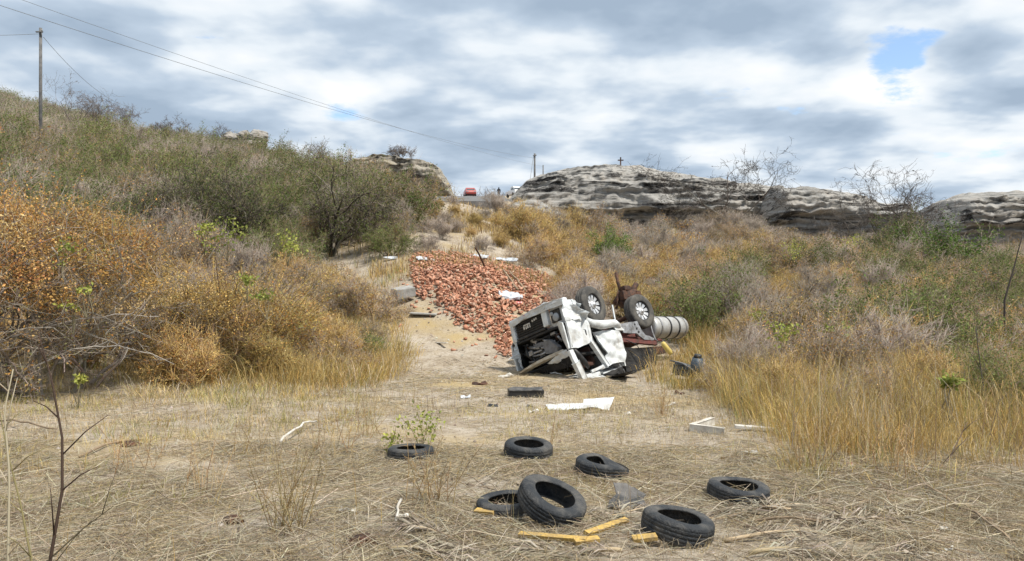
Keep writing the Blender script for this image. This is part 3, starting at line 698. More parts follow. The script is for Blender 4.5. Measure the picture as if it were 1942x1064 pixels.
tree('bare_tree', gpt(1745, 54), 72, 6.6, 3, 1.0, [7, 6, 4], GB, 2000, .5, .010, 'leafless flat-topped tree above the large green bush', 200, [(.05, .045, .04)], .14, .08, .08, .26, .020, .05, lean=(.1, 0))
tree('bare_tree', gpt(1665, 57), 73, 5.0, 4, .9, [6, 5, 3], GB, 900, .45, .013, 'smaller leafless tree left of the flat-topped bare tree', 0, None, .1, .06, .12, .26, .020)
for px, d, h, sd, lab in [(150, 96, 5.6, 81, 'leafless tree with one straight dark stem, second right of the tall pole'), (235, 108, 3.8, 82, 'round-crowned leafless tree on the left skyline'),
                          (185, 100, 4.4, 83, 'thin leafless tree between the tall pole and the round-crowned one'), (340, 112, 2.6, 84, 'small leafless tree on the left skyline midway down the slope'),
                          (420, 112, 3.0, 85, 'wispy leafless tree just left of the skyline boulders'), (603, 100, 4.6, 86, 'fan-shaped leafless tree on the skyline right of the boulders'),
                          (545, 104, 2.6, 87, 'low leafless tree between the skyline boulders and the fan-shaped tree'), (690, 92, 2.4, 88, 'small leafless tree beside the top of the buff rock'),
                          (300, 110, 2.4, 89, 'small leafless tree right of the round-crowned one on the left skyline'), (760, 90, 2.0, 90, 'tiny leafless tree growing on top of the buff rock')]:
    p = gpt(px, d); z = p[2]
    if sd == 90: z = pt(760, 304, 86).z; p = (pt(760, 304, 86).x, 86, z)
    tree('bare_tree', (p[0], p[1], z), sd, h, 3, .5 if sd != 82 else .8, [6, 5, 4], GB, 900, .4, .016, lab, r0=.06, up=.25, thin=.022, wander=.2)
# thin bare trees along the far verge behind the cars
for i, x_px in enumerate(np.linspace(850, 1012, 16)):
    d = 156 + 4 * R_.random(); x = (x_px + R_.uniform(-4, 4) - CX) / FPX * d
    tree('verge_tree', (x, d, h1(x, d) - .2), 900 + i, R_.uniform(2.2, 4.2), 3, .35, [5, 4], GB + [(.2, .18, .17)], 260, .5, .02, 'slender leafless tree in the row behind the road crest', r0=.05, up=.4, thin=.03, group='verge trees behind the crest')

# ------------------------------------------------------------------ grass, straw and litter on the ground
def blades(x, y, h, w, lean, col, base_z=None, curve=.5, yaw=None):
    k = len(x); z = H(x, y) if base_z is None else base_z
    a = RNG.uniform(0, 2 * np.pi, k) if yaw is None else yaw
    dirv = np.c_[np.cos(a), np.sin(a), np.zeros(k)]; b = RNG.uniform(0, 2 * np.pi, k); side = np.c_[np.cos(b), np.sin(b), np.zeros(k)]
    P = np.c_[x, y, z - .01]; h = np.asarray(h)[:, None]; w = np.asarray(w)[:, None]; lean = np.broadcast_to(np.asarray(lean, float), (k,))[:, None]
    up = np.array([[0, 0, 1.]])
    mid = P + (up * np.cos(lean * .5) + dirv * np.sin(lean * .5)) * h * .55
    tip = mid + (up * np.cos(lean * (1 + curve)) + dirv * np.sin(lean * (1 + curve))) * h * .45
    V = np.stack([P - side * w * .5, P + side * w * .5, mid - side * w * .4, mid + side * w * .4, tip], 1).reshape(-1, 3)
    o = np.arange(k)[:, None] * 5
    F = np.concatenate([o + np.array([[0, 1, 3]]), o + np.array([[0, 3, 2]]), o + np.array([[2, 3, 4]])])
    return V, F, col
def ground_spots(n, pxr, dr, test=None, seed=0, power=1.6):
    r = np.random.default_rng(seed); d = r.uniform(dr[0] ** power, dr[1] ** power, n) ** (1 / power); px = r.uniform(*pxr, n)
    x = (px - CX) / FPX * d
    if test is not None: k = test(px, d, x); px, d, x = px[k], d[k], x[k]
    return px, x, d
RC = np.random.default_rng(55)
def clumpy(px, d, x, thr, f=1.3, seed=5): return vnoise(x * f, d * f, seed) + .5 * vnoise(x * f * 3, d * f * 3, seed + 1) + RC.normal(size=len(x)) * .25 > thr
# tall golden grass right of the clearing
A = Acc()
def edge_d(px):   # front edge of the tall grass, by bearing
    return np.interp(px, [1180, 1300, 1330, 1380, 1440, 1500, 1600, 1750, 1950, 2100], [40, 26, 21, 14.0, 10.8, 9.2, 8.6, 8.6, 9.0, 9.2])
def tussocks(acc, cx_, cy_, per, hgt, wk, pal, rad=.12, lean=.38, seed=0, green=0.0):
    """grass growing in tufts; every tuft has its own height, tint and lean"""
    r = np.random.default_rng(seed); nc = len(cx_); k = r.poisson(per, nc); idx = np.repeat(np.arange(nc), k); n = len(idx)
    th = hgt * r.uniform(.6, 1.25, nc); tl = r.uniform(.5, 1.4, nc) * lean; ta = r.uniform(0, 6.28, nc); tc_ = pick(pal, nc, .18)
    if green: m_ = r.random(nc) < green; tc_[m_] = pick([(.34, .31, .11), (.29, .28, .11), (.38, .34, .14)], m_.sum(), .2)
    off = r.normal(size=(n, 2)) * rad; x = cx_[idx] + off[:, 0]; y = cy_[idx] + off[:, 1]
    yaw = np.where(r.random(n) < .35, ta[idx], np.arctan2(off[:, 1], off[:, 0])) + r.normal(size=n) * .5
    ln = np.abs(r.normal(size=n)) * tl[idx] + .35 * np.hypot(off[:, 0], off[:, 1]) / rad * lean
    ln = np.where(r.random(n) < .13, r.uniform(.8, 1.5, n), ln)
    d = np.hypot(x, y); w = np.maximum(.005, d * wk) * r.uniform(.6, 1.5, n)
    V, F, c = blades(x, y, th[idx] * r.uniform(.35, 1.1, n), w, ln, np.clip(tc_[idx] * r.uniform(.75, 1.2, (n, 1)), 0, 1), None, .6, yaw); acc.add(V, F, c)
def tall(nc, dr, seed, per, hh, pw=1.3):
    px, x, d = ground_spots(nc, (1230, 2080), dr, lambda p, d, x: (d > edge_d(p) + RC.normal(size=len(p)) * .9 + 1.3 * vnoise(x * .9, d * .6, 61)) & (vnoise(x * .8, d * .8, 62) + RC.normal(size=len(p)) * .3 > -.42), seed, pw)
    fr = np.clip((d - edge_d(px)) / 3.5, 0, 1)
    for lo, hi, f in ((-.01, .12, .30), (.12, .3, .52), (.3, .6, .78), (.6, 1.01, 1.0)):
        m_ = (fr > lo) & (fr <= hi); tussocks(A, x[m_], d[m_], per, hh * f, .00045, GOLD + GOLD + STRAW[:3] + [(.60, .44, .16), (.62, .47, .20)] + TWIG_BROWN[:1] + RUST[1:2], .17, .50, seed + int(f * 100), .14)
tall(2100, (8, 17), 31, 27, 1.15); tall(1400, (17, 30), 32, 22, 1.2)
px, x, d = ground_spots(900, (1330, 2080), (8.5, 22), lambda p, d, x: d > edge_d(p), 36, 1.3)     # bare weed stems and bent stalks among the grass
k = len(x); V, F, c = blades(x, d, RC.uniform(.5, 1.6, k), np.maximum(.006, d * .0006) * RC.uniform(.7, 1.4, k), np.abs(RC.normal(0, .6, k)), pick(TWIG_GREY + TWIG_BROWN + STRAW[2:3], k, .2)); A.add(V, F, c)
g = link('tall_dry_grass', A.mesh('tall_dry_grass'), M['grass']); tag(g, 'tall golden dry grass right of the clearing', 'grass', None, 'stuff')
# golden grass left of the path and up the slope behind the bricks
A = Acc()
px, x, d = ground_spots(2600, (250, 900), (13.5, 27), lambda p, d, x: RC.random(len(p)) < np.clip((np.interp(d, [13, 16, 20, 26], [480, 690, 770, 800]) - p + 90 * vnoise(x * .8, d * .8, 81)) / 160, 0, .95) * np.clip((d - 13.4 - 1.8 * vnoise(x * .7, d * .3, 85)) / 6.0, 0, 1), 82, 1.4)
m_ = d < 18.5; tussocks(A, x[m_], d[m_], 18, .42, .0005, GOLD + STRAW + RUST[1:2] + TWIG_BROWN[:1], .19, .75, 181, .2); x, d = x[~m_], d[~m_]
tussocks(A, x, d, 26, .95, .0005, GOLD + GOLD + RUST[1:2] + STRAW[:3], .19, .6, 182, .12)
px, x, d = ground_spots(900, (1190, 1420), (17.5, 27), lambda p, d, x: (RC.random(len(p)) < np.clip((p - np.interp(d, [17, 19.5, 21, 27], [1290, 1235, 1225, 1290]) + 60 * vnoise(x, d, 83)) / 90, 0, .9)) & ~((p > 1270) & (p < 1330) & (d > 18.5) & (d < 22)), 84, 1.3)
tussocks(A, x, d, 22, .70, .0005, GOLD + GOLD + RUST[1:2] + STRAW[:2], .15, .5, 184, .15)
px, x, d = ground_spots(1700, (-40, 800), (16, 34), lambda p, d, x: (((p < 770 - 4 * (d - 16)) & (d > np.interp(p, [0, 330, 600, 760], [17.0, 18.4, 19.5, 22]) + RC.normal(size=len(p)) * .8)) | (d > 32)) & clumpy(p, d, x, -.2), 33, 1.4)
tussocks(A, x, d, 18, .50, .0005, GOLD + STRAW + TWIG_BROWN[:1], .18, .65, 133, .2)
px, x, d = ground_spots(46000, (700, 1130), (33.5, 72), lambda p, d, x: ((p > 850) | (d < 37) | (RC.random(len(p)) < .10)) & clumpy(p, d, x, .02, .55, 15) & ((d < 56) | (p > 985) | (RC.random(len(p)) < .25)), 34, 1.3)
k = len(x); V, F, c = blades(x, d, RC.uniform(.15, .55, k), d * .0006 * RC.uniform(.7, 1.5, k), np.abs(RC.normal(0, .6, k)), pick(GOLD + STRAW[:2] + TWIG_BROWN, k, .2)); A.add(V, F, c)
px, x, d = ground_spots(26000, (-80, 2080), (30, 75), lambda p, d, x: ((p < 760) | (p > 1060)) & clumpy(p, d, x, -.2, .4, 25), 35, 1.3)
k = len(x); V, F, c = blades(x, d, RC.uniform(.3, .8, k), d * .0007 * RC.uniform(.7, 1.5, k), np.abs(RC.normal(0, .5, k)), pick(GOLD + STRAW + OLIVE, k, .2)); A.add(V, F, c)
g = link('slope_grass', A.mesh('slope_grass'), M['grass']); tag(g, 'dry grass on the slopes left of the path and behind the bricks', 'grass', None, 'stuff')
# short dead grass over the clearing
A = Acc()
def patchy(p, d, x):
    v = vnoise(x * .55, d * .45, 41) + .6 * vnoise(x * 1.9, d * 1.6, 42)
    path = np.exp(-((p - np.interp(d, [4, 8, 12, 20, 26], [700, 860, 900, 870, 880])) / np.interp(d, [4, 10, 20], [260, 150, 120])) ** 2)
    return v + RC.normal(size=len(x)) * .35 - .75 * path > -.25
px, x, d = ground_spots(60000, (-60, 2010), (4.2, 19), patchy, 43, 1.5)
k = len(x); yg = vnoise(x * .5 + 9, d * .5, 44) > .1
c = pick(STRAW, k, .2); m_ = yg & (RC.random(k) < .6); c[m_] = pick([(.46, .36, .11), (.42, .35, .13), (.36, .33, .12)], m_.sum(), .2)
V, F, c = blades(x, d, RC.uniform(.04, .20, k), np.maximum(.004, d * .00045) * RC.uniform(.7, 1.3, k), RC.uniform(.2, 1.3, k), c); A.add(V, F, c)
px, x, d = ground_spots(1500, (-60, 1980), (4.6, 17), lambda p, d, x: ((p < 900) | (d < 7.5) | (RC.random(len(p)) < .25)) & (vnoise(x * .9, d * .9, 66) + RC.normal(size=len(p)) * .4 > .05), 67, 1.5)
k = len(x); V, F, c = blades(x, d, RC.uniform(.18, .6, k), np.maximum(.0045, d * .0005) * RC.uniform(.7, 1.2, k), np.abs(RC.normal(0, .35, k)), pick(STRAW + GOLD + TWIG_BROWN, k, .2)); A.add(V, F, c)
px, x, d = ground_spots(420, (-60, 700), (7, 17), lambda p, d, x: vnoise(x * .6, d * .6, 68) > -.1, 69, 1.3); tussocks(A, x, d, 16, .26, .0005, STRAW + GOLD + [(.42, .37, .15)], .10, .6, 169, .35)
px, x, d = ground_spots(260, (1000, 1980), (6, 14), lambda p, d, x: (vnoise(x * .6, d * .6, 70) > .0) & (d < edge_d(p) + .5), 71, 1.3); tussocks(A, x, d, 12, .18, .0005, STRAW + GOLD, .10, .7, 171, .2)
tx, ty = [], []
for px_, py_ in ((1285, 1022), (1400, 948), (1002, 872), (1142, 903), (963, 978), (1046, 992), (779, 872)):
    q_ = at(px_, py_); a_ = RC.uniform(0, 6.28, 26); r_ = RC.uniform(.27, .40, 26); tx += list(q_.x + np.cos(a_) * r_); ty += list(q_.y + np.sin(a_) * r_)
tussocks(A, np.array(tx), np.array(ty), 9, .13, .0005, STRAW + TWIG_BROWN, .05, .9, 172)
g = link('short_dead_grass', A.mesh('short_dead_grass'), M['grass']); tag(g, 'short dead grass sprouting across the clearing', 'grass', None, 'stuff')
# fallen straw and sticks lying flat
A = Acc()
def lying(n, pxr, dr, seed, test, length, wk, pal, lift=.025, power=1.5):
    px, x, d = ground_spots(n, pxr, dr, test, seed, power); k = len(x); a = RC.uniform(0, np.pi, k); L = RC.uniform(*length, k)
    dx, dy = np.cos(a) * L * .5, np.sin(a) * L * .5
    z0 = H(x - dx, d - dy) + RC.uniform(.0, lift, k); z1 = H(x + dx, d + dy) + RC.uniform(.0, lift * 1.8, k)
    P0 = np.c_[x - dx, d - dy, z0]; P1 = np.c_[x + dx, d + dy, z1]; mid = (P0 + P1) / 2 + np.c_[RC.normal(size=(k, 2)) * L[:, None] * .06, RC.uniform(0, lift, k)]
    w = np.maximum(.0035, d * wk) * RC.uniform(.6, 1.5, k); c = pick(pal, k, .22)
    V, F = prisms(P0, mid, w * .5, w * .45); A.add(V, F, c); V, F = spikes(mid, P1, w * .45); A.add(V, F, c)
near_l = lambda p, d, x: clumpy(p, d, x, -.15, .9, 51)
lying(58000, (-60, 2010), (4.2, 10), 52, near_l, (.10, .6), .00045, STRAW + STRAW + [(.66, .58, .44), (.62, .55, .43), (.30, .25, .19), (.20, .15, .10)], .04)
lying(30000, (-60, 2010), (9, 24), 53, near_l, (.12, .5), .00042, STRAW + [(.30, .25, .19)])
lying(3000, (-60, 2010), (4.2, 8.5), 54, None, (.35, 1.0), .0008, [(.50, .43, .31), (.40, .33, .23), (.62, .55, .42), (.30, .23, .16)], .07)
g = link('fallen_straw', A.mesh('fallen_straw'), M['grass']); tag(g, 'fallen straw and dead stalks matted over the foreground', 'straw', None, 'stuff')
# pebbles and crumbs of soil
px, x, d = ground_spots(5200, (-60, 2010), (4.5, 34), lambda p, d, x: (d < 20) | ((p > 690) & (p < 1000)), 57, 1.3)
k = len(x); s = RC.uniform(.006, .03, k) * (1 + d * .03)
oc = np.array([[1, 0, 0], [-1, 0, 0], [0, 1, 0], [0, -1, 0], [0, 0, 1], [0, 0, -1.]]); of = np.array([[0, 2, 4], [2, 1, 4], [1, 3, 4], [3, 0, 4]])
V = (np.c_[x, d, H(x, d)][:, None, :] + oc[None] * s[:, None, None] * RC.uniform(.6, 1.2, (k, 6, 1))).reshape(-1, 3)
F = (np.arange(k)[:, None, None] * 6 + of[None]).reshape(-1, 3); A = Acc(); A.add(V, F, pick([(.40, .34, .27), (.30, .25, .19), (.46, .42, .36), (.22, .17, .13)], k, .2))
g = link('pebbles', A.mesh('pebbles'), M['grass']); tag(g, 'pebbles and clods scattered over the bare soil', 'pebbles', None, 'stuff')

# ------------------------------------------------------------------ solid-shape tools
def bm_obj(name, bm, matl, parent=None, smooth=False, bevel=0.0, loc=None):
    if bevel:
        bmesh.ops.bevel(bm, geom=list(bm.edges), offset=bevel, segments=2, affect='EDGES', profile=.6)
    bmesh.ops.recalc_face_normals(bm, faces=bm.faces)
    me = bpy.data.meshes.new(name); bm.to_mesh(me); bm.free()
    if smooth:
        for p in me.polygons: p.use_smooth = True
    return link(name, me, matl, parent, loc)
def bm_box(bm, c, s, rot=None):
    r = bmesh.ops.create_cube(bm, size=1.0)
    for v in r['verts']:
        q = Vector((v.co.x * s[0], v.co.y * s[1], v.co.z * s[2]))
        if rot is not None: q = rot @ q
        v.co = q + Vector(c)
    return r['verts']
def bm_tube(bm, pts, rad, sides=8):
    V, F = tube(np.array([tuple(p) for p in pts], float), np.broadcast_to(np.asarray(rad, float), (len(pts),)), sides)
    vs = [bm.verts.new(v) for v in V]
    for f in F:
        for q in f: bm.faces.new([vs[i] for i in q])
def bm_sheet(bm, pts, thick, cuts=3, crumple=0.0, nscale=3.0, seed=0.0, normal=None):
    """a crumpled metal sheet: polygon outline, subdivided, dented and given thickness"""
    b2 = bmesh.new()
    vs = [b2.verts.new(p) for p in pts]; f = b2.faces.new(vs); f.normal_update()
    nrm = normal or f.normal.copy()
    bmesh.ops.triangulate(b2, faces=[f], ngon_method='EAR_CLIP')
    for _ in range(cuts): bmesh.ops.subdivide_edges(b2, edges=b2.edges[:], cuts=1, use_grid_fill=True)
    for v in b2.verts:
        k = mnoise.noise(v.co * nscale + Vector((seed, seed * 1.7, 0))) + .5 * mnoise.noise(v.co * nscale * 2.3 + Vector((0, 0, seed)))
        v.co += nrm * k * crumple
    bmesh.ops.triangulate(b2, faces=b2.faces[:])
    bmesh.ops.solidify(b2, geom=b2.faces[:], thickness=thick)
    me = bpy.data.meshes.new('tmp'); b2.to_mesh(me); b2.free(); bm.from_mesh(me); bpy.data.meshes.remove(me)

# ------------------------------------------------------------------ overturned truck
TR = (Matrix.Translation((1.448, 22.978, 1.335)) @ Matrix.Rotation(math.radians(224.13), 4, 'Z') @ Matrix.Rotation(math.radians(-2.24), 4, 'Y') @ Matrix.Rotation(math.radians(199.63), 4, 'X'))
_b = Vector((1.9, 22.9)); truck = empty('overturned_truck', (_b.x, _b.y, h1(_b.x, _b.y)))
tag(truck, 'overturned white truck cab with its wheels in the air, beside the brick heap', 'truck')
TI = Matrix.Translation(-truck.location) @ TR
GROUND_Z = h1(_b.x, _b.y)
def tp(name, bm, matl, parent=None, smooth=False, bevel=0.0, crush=True):
    """a truck part drawn in the truck's own axes: x forward, y left, z up"""
    if bevel: bmesh.ops.bevel(bm, geom=list(bm.edges), offset=bevel, segments=2, affect='EDGES', profile=.6)
    for v in bm.verts:
        v.co = TI @ v.co
        if crush:
            w = v.co + truck.location; g = h1(w.x, w.y) - .03
            if w.z < g: v.co.z = g - truck.location.z + .06 * mnoise.noise(w * 4)
    return bm_obj(name, bm, matl, parent or truck, smooth)
def box_part(name, c, s, matl, parent=None, bevel=.015, rot=None, crush=True):
    bm = bmesh.new(); bm_box(bm, c, s, rot); return tp(name, bm, matl, parent, False, bevel, crush)
def tube_part(name, pts, r, matl, parent=None, sides=8):
    bm = bmesh.new(); bm_tube(bm, pts, r, sides); return tp(name, bm, matl, parent, True)
def sheet_part(name, pts, thick, matl, parent=None, cuts=3, crumple=.02, nscale=3.0, seed=0.0):
    bm = bmesh.new(); bm_sheet(bm, pts, thick, cuts, crumple, nscale, seed); return tp(name, bm, matl, parent)
def beam(bm, a, b, w, t, side=(0, 1, 0)):
    a, b = Vector(a), Vector(b); d = (b - a); L = d.length; d.normalize(); s = Vector(side); s = (s - d * s.dot(d)).normalized(); u = d.cross(s)
    rot = Matrix((d, s, u)).transposed(); bm_box(bm, (a + b) / 2, (L, t, w), rot)
XF = 1.35
# cab shell: front surround
bm = bmesh.new()
bm_box(bm, (XF - .06, -.15, .31), (.16, 2.15, .13)); bm_box(bm, (XF - .06, .86, .60), (.15, .15, .58)); bm_box(bm, (XF - .05, -.42, .58), (.14, .20, .46))
tp('bumper', bm, M['white_paint'], None, False, .03)
sheet_part('bumper_skin', [(XF + .03, .93, .33), (XF + .05, .2, .24), (XF + .05, -.57, .20), (XF + .02, -1.22, .28), (XF + .02, -1.2, .44), (XF + .05, -.5, .41), (XF + .05, .3, .40), (XF + .03, .80, .46)], .03, M['white_paint'], None, 3, .045, 3.5, 3)
bm = bmesh.new(); bm_box(bm, (XF - .22, -.9, .60), (.30, .64, .60)); tp('headlight_pod', bm, M['white_paint'], None, False, .04)
hl = box_part('headlight', (XF - .055, -.78, .62), (.06, .34, .34), M['black_plastic'], None, .02)
bm = bmesh.new(); bmesh.ops.create_uvsphere(bm, u_segments=20, v_segments=10, radius=.115)
for v in bm.verts: v.co = Vector((XF - .02 + v.co.x * .35, -.80 + v.co.y, .66 + v.co.z))
tp('lens', bm, M['glass'], hl, True)
bm = bmesh.new(); bmesh.ops.create_uvsphere(bm, u_segments=16, v_segments=8, radius=.06)
for v in bm.verts: v.co = Vector((XF - .01 + v.co.x * .4, -.68 + v.co.y, .54 + v.co.z))
tp('lens', bm, M['glass'], hl, True)
box_part('corner_lamp', (1.22, -1.17, .50), (.20, .10, .20), M['amber'], None, .03)
box_part('reflector', (XF + .06, .30, .325), (.03, .24, .09), M['red_lens'], None, .008)
# grille with its slats and pale badge marks
gr = box_part('grille', (XF - .10, .24, .59), (.08, 1.06, .44), M['black_plastic'], None, .015)
for k in range(6):
    box_part('slat', (XF - .045, .24, .43 + k * .065), (.05, 1.04, .022), M['black_plastic'], gr, .006)
for k, (y, w, z, hgt) in enumerate([(.42, .05, .60, .09), (.34, .04, .61, .08), (.27, .05, .60, .08), (.19, .04, .60, .09), (.06, .05, .50, .06), (-.02, .05, .49, .06), (-.09, .04, .48, .06)]):
    box_part('badge_letter', (XF - .015, y, z), (.014, w, hgt), M['bone'], gr, .004)
box_part('badge_plate', (XF - .016, .30, .53), (.012, .26, .035), M['bone'], gr, .004)
box_part('grille_bar', (XF - .06, .22, .84), (.10, 1.12, .07), M['black_plastic'], None, .02)
# engine bay
bay = bmesh.new()
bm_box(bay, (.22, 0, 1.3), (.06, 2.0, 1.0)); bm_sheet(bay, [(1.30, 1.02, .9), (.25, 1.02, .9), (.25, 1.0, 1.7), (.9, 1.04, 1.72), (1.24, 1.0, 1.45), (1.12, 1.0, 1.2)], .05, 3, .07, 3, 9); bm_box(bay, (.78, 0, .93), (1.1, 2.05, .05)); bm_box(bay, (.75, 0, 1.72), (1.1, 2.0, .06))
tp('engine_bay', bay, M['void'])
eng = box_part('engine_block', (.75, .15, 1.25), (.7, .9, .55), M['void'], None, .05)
for k, (pts, r, mm) in enumerate([([(1.15, .55, 1.12), (1.22, .25, 1.22), (1.20, -.10, 1.30)], .045, 'steel'), ([(1.18, .45, 1.40), (1.24, .1, 1.45), (1.2, -.25, 1.42)], .03, 'steel'),
                                  ([(1.1, -.55, .98), (1.22, -.6, 1.12), (1.18, -.7, 1.3)], .04, 'steel'), ([(1.1, .7, 1.0), (1.2, .66, 1.3), (1.05, .5, 1.55)], .05, 'black_plastic'),
                                  ([(1.2, .3, .98), (1.22, -.05, 1.05), (1.15, -.4, 1.0)], .035, 'black_plastic'), ([(1.2, .62, 1.52), (1.25, .3, 1.58), (1.2, .0, 1.6)], .03, 'grey_part')]):
    tube_part('hose', pts, r, M[mm], eng)
for k, (c, s, mm) in enumerate([((1.18, .1, 1.18), (.16, .3, .12), 'grey_part'), ((1.15, .5, 1.30), (.14, .16, .14), 'steel'), ((1.20, .22, 1.33), (.06, .34, .05), 'steel'), ((1.12, -.2, 1.08), (.14, .2, .12), 'void'), ((1.22, -.50, 1.03), (.10, .18, .07), 'steel')]):
    box_part('bracket', c, s, M[mm], eng, .015)
sheet_part('air_duct_box', [(1.30, -.21, 1.19), (1.32, -.47, 1.18), (1.30, -.75, 1.46), (1.28, -.66, 1.58), (1.30, -.28, 1.53)], .14, M['grey_part'], None, 2, .02, 3, 5)
rr_ = random.Random(5)
for k in range(26):     # mangled hoses, brackets and wiring spilling out of the open front
    y0, z0 = rr_.uniform(-.8, .85), rr_.uniform(.95, 1.62); p0 = Vector((rr_.uniform(.95, 1.2), y0, z0)); p1 = p0 + Vector((rr_.uniform(-.05, .16), rr_.uniform(-.32, .32), rr_.uniform(-.16, .2))); pm = (p0 + p1) / 2 + Vector((.07, rr_.uniform(-.08, .08), rr_.uniform(-.08, .08)))
    tube_part('hose', [p0, pm, p1], rr_.choice((.012, .018, .028, .04)), M[rr_.choice(('black_plastic', 'grey_part', 'steel', 'void', 'rust'))], eng, 7)
for k in range(12):
    c = (rr_.uniform(1.0, 1.22), rr_.uniform(-.75, .8), rr_.uniform(.98, 1.6)); box_part('bracket', c, (rr_.uniform(.05, .12), rr_.uniform(.06, .24), rr_.uniform(.04, .14)), M[rr_.choice(('void', 'grey_part', 'black_plastic', 'steel', 'grey_part'))], eng, .01, Matrix.Rotation(rr_.uniform(-.6, .6), 3, 'X'))
box_part('radiator', (1.06, .25, 1.32), (.05, .85, .5), M['grey_part'], None, .01, Matrix.Rotation(.12, 3, 'X'))
sheet_part('torn_strip', [(1.33, .92, .86), (1.36, .80, .92), (1.28, .84, 1.30), (1.22, .90, 1.62), (1.2, .96, 1.4)], .02, M['white_paint'], None, 3, .05, 5, 61)
sheet_part('torn_strip', [(1.42, -.98, 1.60), (1.46, -.70, 1.64), (1.40, -.2, 1.78), (1.36, -.5, 1.86), (1.38, -1.0, 1.78)], .02, M['white_paint'], None, 3, .05, 5, 63)
sheet_part('torn_strip', [(1.30, -.30, 2.05), (1.2, .3, 1.95), (1.0, .5, 2.0), (1.05, -.4, 2.2)], .02, M['white_paint'], None, 3, .06, 4, 65)
for k in range(9):
    y0 = rr_.uniform(-.9, .7); tube_part('loose_wire', [(1.25, y0, 1.75), (1.32 + rr_.uniform(0, .15), y0 + rr_.uniform(-.2, .2), 1.9), (1.25, y0 + rr_.uniform(-.4, .4), 2.1)], .010, M['black_plastic'], None, 5)
# front corner post, access flap, windscreen frame
sheet_part('corner_panel', [(XF, -.86, .86), (XF + .08, -1.0, .84), (1.48, -1.14, .92), (1.47, -1.15, 1.62), (XF + .02, -1.04, 1.66), (XF, -.92, 1.25)], .04, M['white_paint'], None, 3, .015, 3, 2)
fl = []
for i in range(9):
    t = i / 8; y = -.84 + t * 2.05; z = 1.56 + .30 * t - .03 * math.sin(t * 3.14)
    fl.append((XF + .05 + .16 * math.sin(t * 3.1) + .10 * t, y, z, .13 - .11 * t))
bm = bmesh.new(); top, bot = [], []
for x, y, z, w in fl:
    top.append([bm.verts.new((x, y, z)), bm.verts.new((x - .16, y, z + .03))]); bot.append([bm.verts.new((x - .01, y, z + w * .75)), bm.verts.new((x - .16, y, z + .05 + w * .4))])
for i in range(8):
    a, b_, c, d_ = top[i], top[i + 1], bot[i], bot[i + 1]
    for q in ((a[0], b_[0], b_[1], a[1]), (c[0], c[1], d_[1], d_[0]), (a[0], c[0], d_[0], b_[0]), (a[1], b_[1], d_[1], c[1])): bm.faces.new(q)
bm.faces.new((top[0][0], top[0][1], bot[0][1], bot[0][0])); bm.faces.new((top[8][0], bot[8][0], bot[8][1], top[8][1]))
tp('access_flap', bm, M['cream_paint'])
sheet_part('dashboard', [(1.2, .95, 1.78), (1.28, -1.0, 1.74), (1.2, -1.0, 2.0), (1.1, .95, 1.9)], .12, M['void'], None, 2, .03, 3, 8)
bm = bmesh.new(); beam(bm, (1.45, -1.12, 1.66), (1.34, -1.13, 2.05), .17, .09); beam(bm, (1.35, -1.13, 2.0), (1.16, -1.10, 2.46), .20, .09); tp('windscreen_pillar', bm, M['white_paint'], None, False, .02)
# right side: fender lip, door skin, pillar, window frame, rear panel
sheet_part('wing_panel', [(1.34, -1.17, .32), (1.18, -1.19, .44), (.80, -1.19, .68), (.56, -1.19, .86), (.74, -1.18, .92), (1.18, -1.18, .86), (1.46, -1.16, .90), (1.44, -1.16, .58)], .05, M['white_paint'], None, 3, .06, 4, 11)
sheet_part('wing_fold', [(1.05, -1.2, .30), (.92, -1.24, .34), (.74, -1.24, .64), (.62, -1.22, .84), (.80, -1.19, .74), (1.02, -1.2, .52)], .03, M['white_paint'], None, 3, .04, 4, 14)
door = sheet_part('door', [(1.46, -1.165, .92), (1.18, -1.17, .84), (.62, -1.17, .90), (.66, -1.17, 1.20), (.69, -1.16, 1.50), (1.18, -1.15, 1.63), (1.46, -1.15, 1.63)], .06, M['white_paint'], None, 3, .035, 3.2, 17)
box_part('door_handle', (.76, -1.20, 1.22), (.05, .03, .15), M['black_plastic'], door, .01)
bm = bmesh.new(); beam(bm, (1.40, -1.205, .98), (1.42, -1.20, 1.60), .012, .01); beam(bm, (1.40, -1.205, 1.10), (.70, -1.205, 1.14), .010, .01); tp('seam', bm, M['black_plastic'], door)
bm = bmesh.new(); beam(bm, (.60, -1.20, .86), (.65, -1.21, 1.50), .10, .08); beam(bm, (.66, -1.21, 1.46), (.17, -1.17, 2.15), .11, .08); tp('door_pillar', bm, M['white_paint'], None, False, .02)
bm = bmesh.new(); beam(bm, (1.24, -1.10, 2.42), (.46, -1.08, 2.33), .13, .10); beam(bm, (.84, -1.14, 2.27), (.16, -1.14, 2.11), .08, .06); beam(bm, (.40, -1.1, 2.34), (-.45, -1.05, 2.22), .08, .08); tp('roof_rail', bm, M['white_paint'], None, False, .02)
tube_part('window_seal', [(1.34, -1.12, 1.62), (1.18, -1.13, 1.80), (.98, -1.13, 2.02), (.88, -1.12, 2.16)], [.06, .07, .065, .04], M['black_plastic'])
bm = bmesh.new(); bm_box(bm, (.45, -.55, 1.95), (.5, .5, .14)); bm_box(bm, (.22, -.55, 1.72), (.14, .48, .5)); tp('seat', bm, M['seat'], None, False, .05)
sheet_part('cab_side', [(.36, -1.15, 1.18), (-.10, -1.16, 1.16), (-.68, -1.14, 1.17), (-.72, -1.16, 1.50), (-.73, -1.15, 1.84), (-.62, -1.10, 2.04), (-.1, -1.12, 2.10), (.46, -1.10, 2.24), (.26, -1.13, 2.02), (.06, -1.16, 1.80), (.20, -1.15, 1.52)], .05, M['white_paint'], None, 4, .085, 2.6, 21)
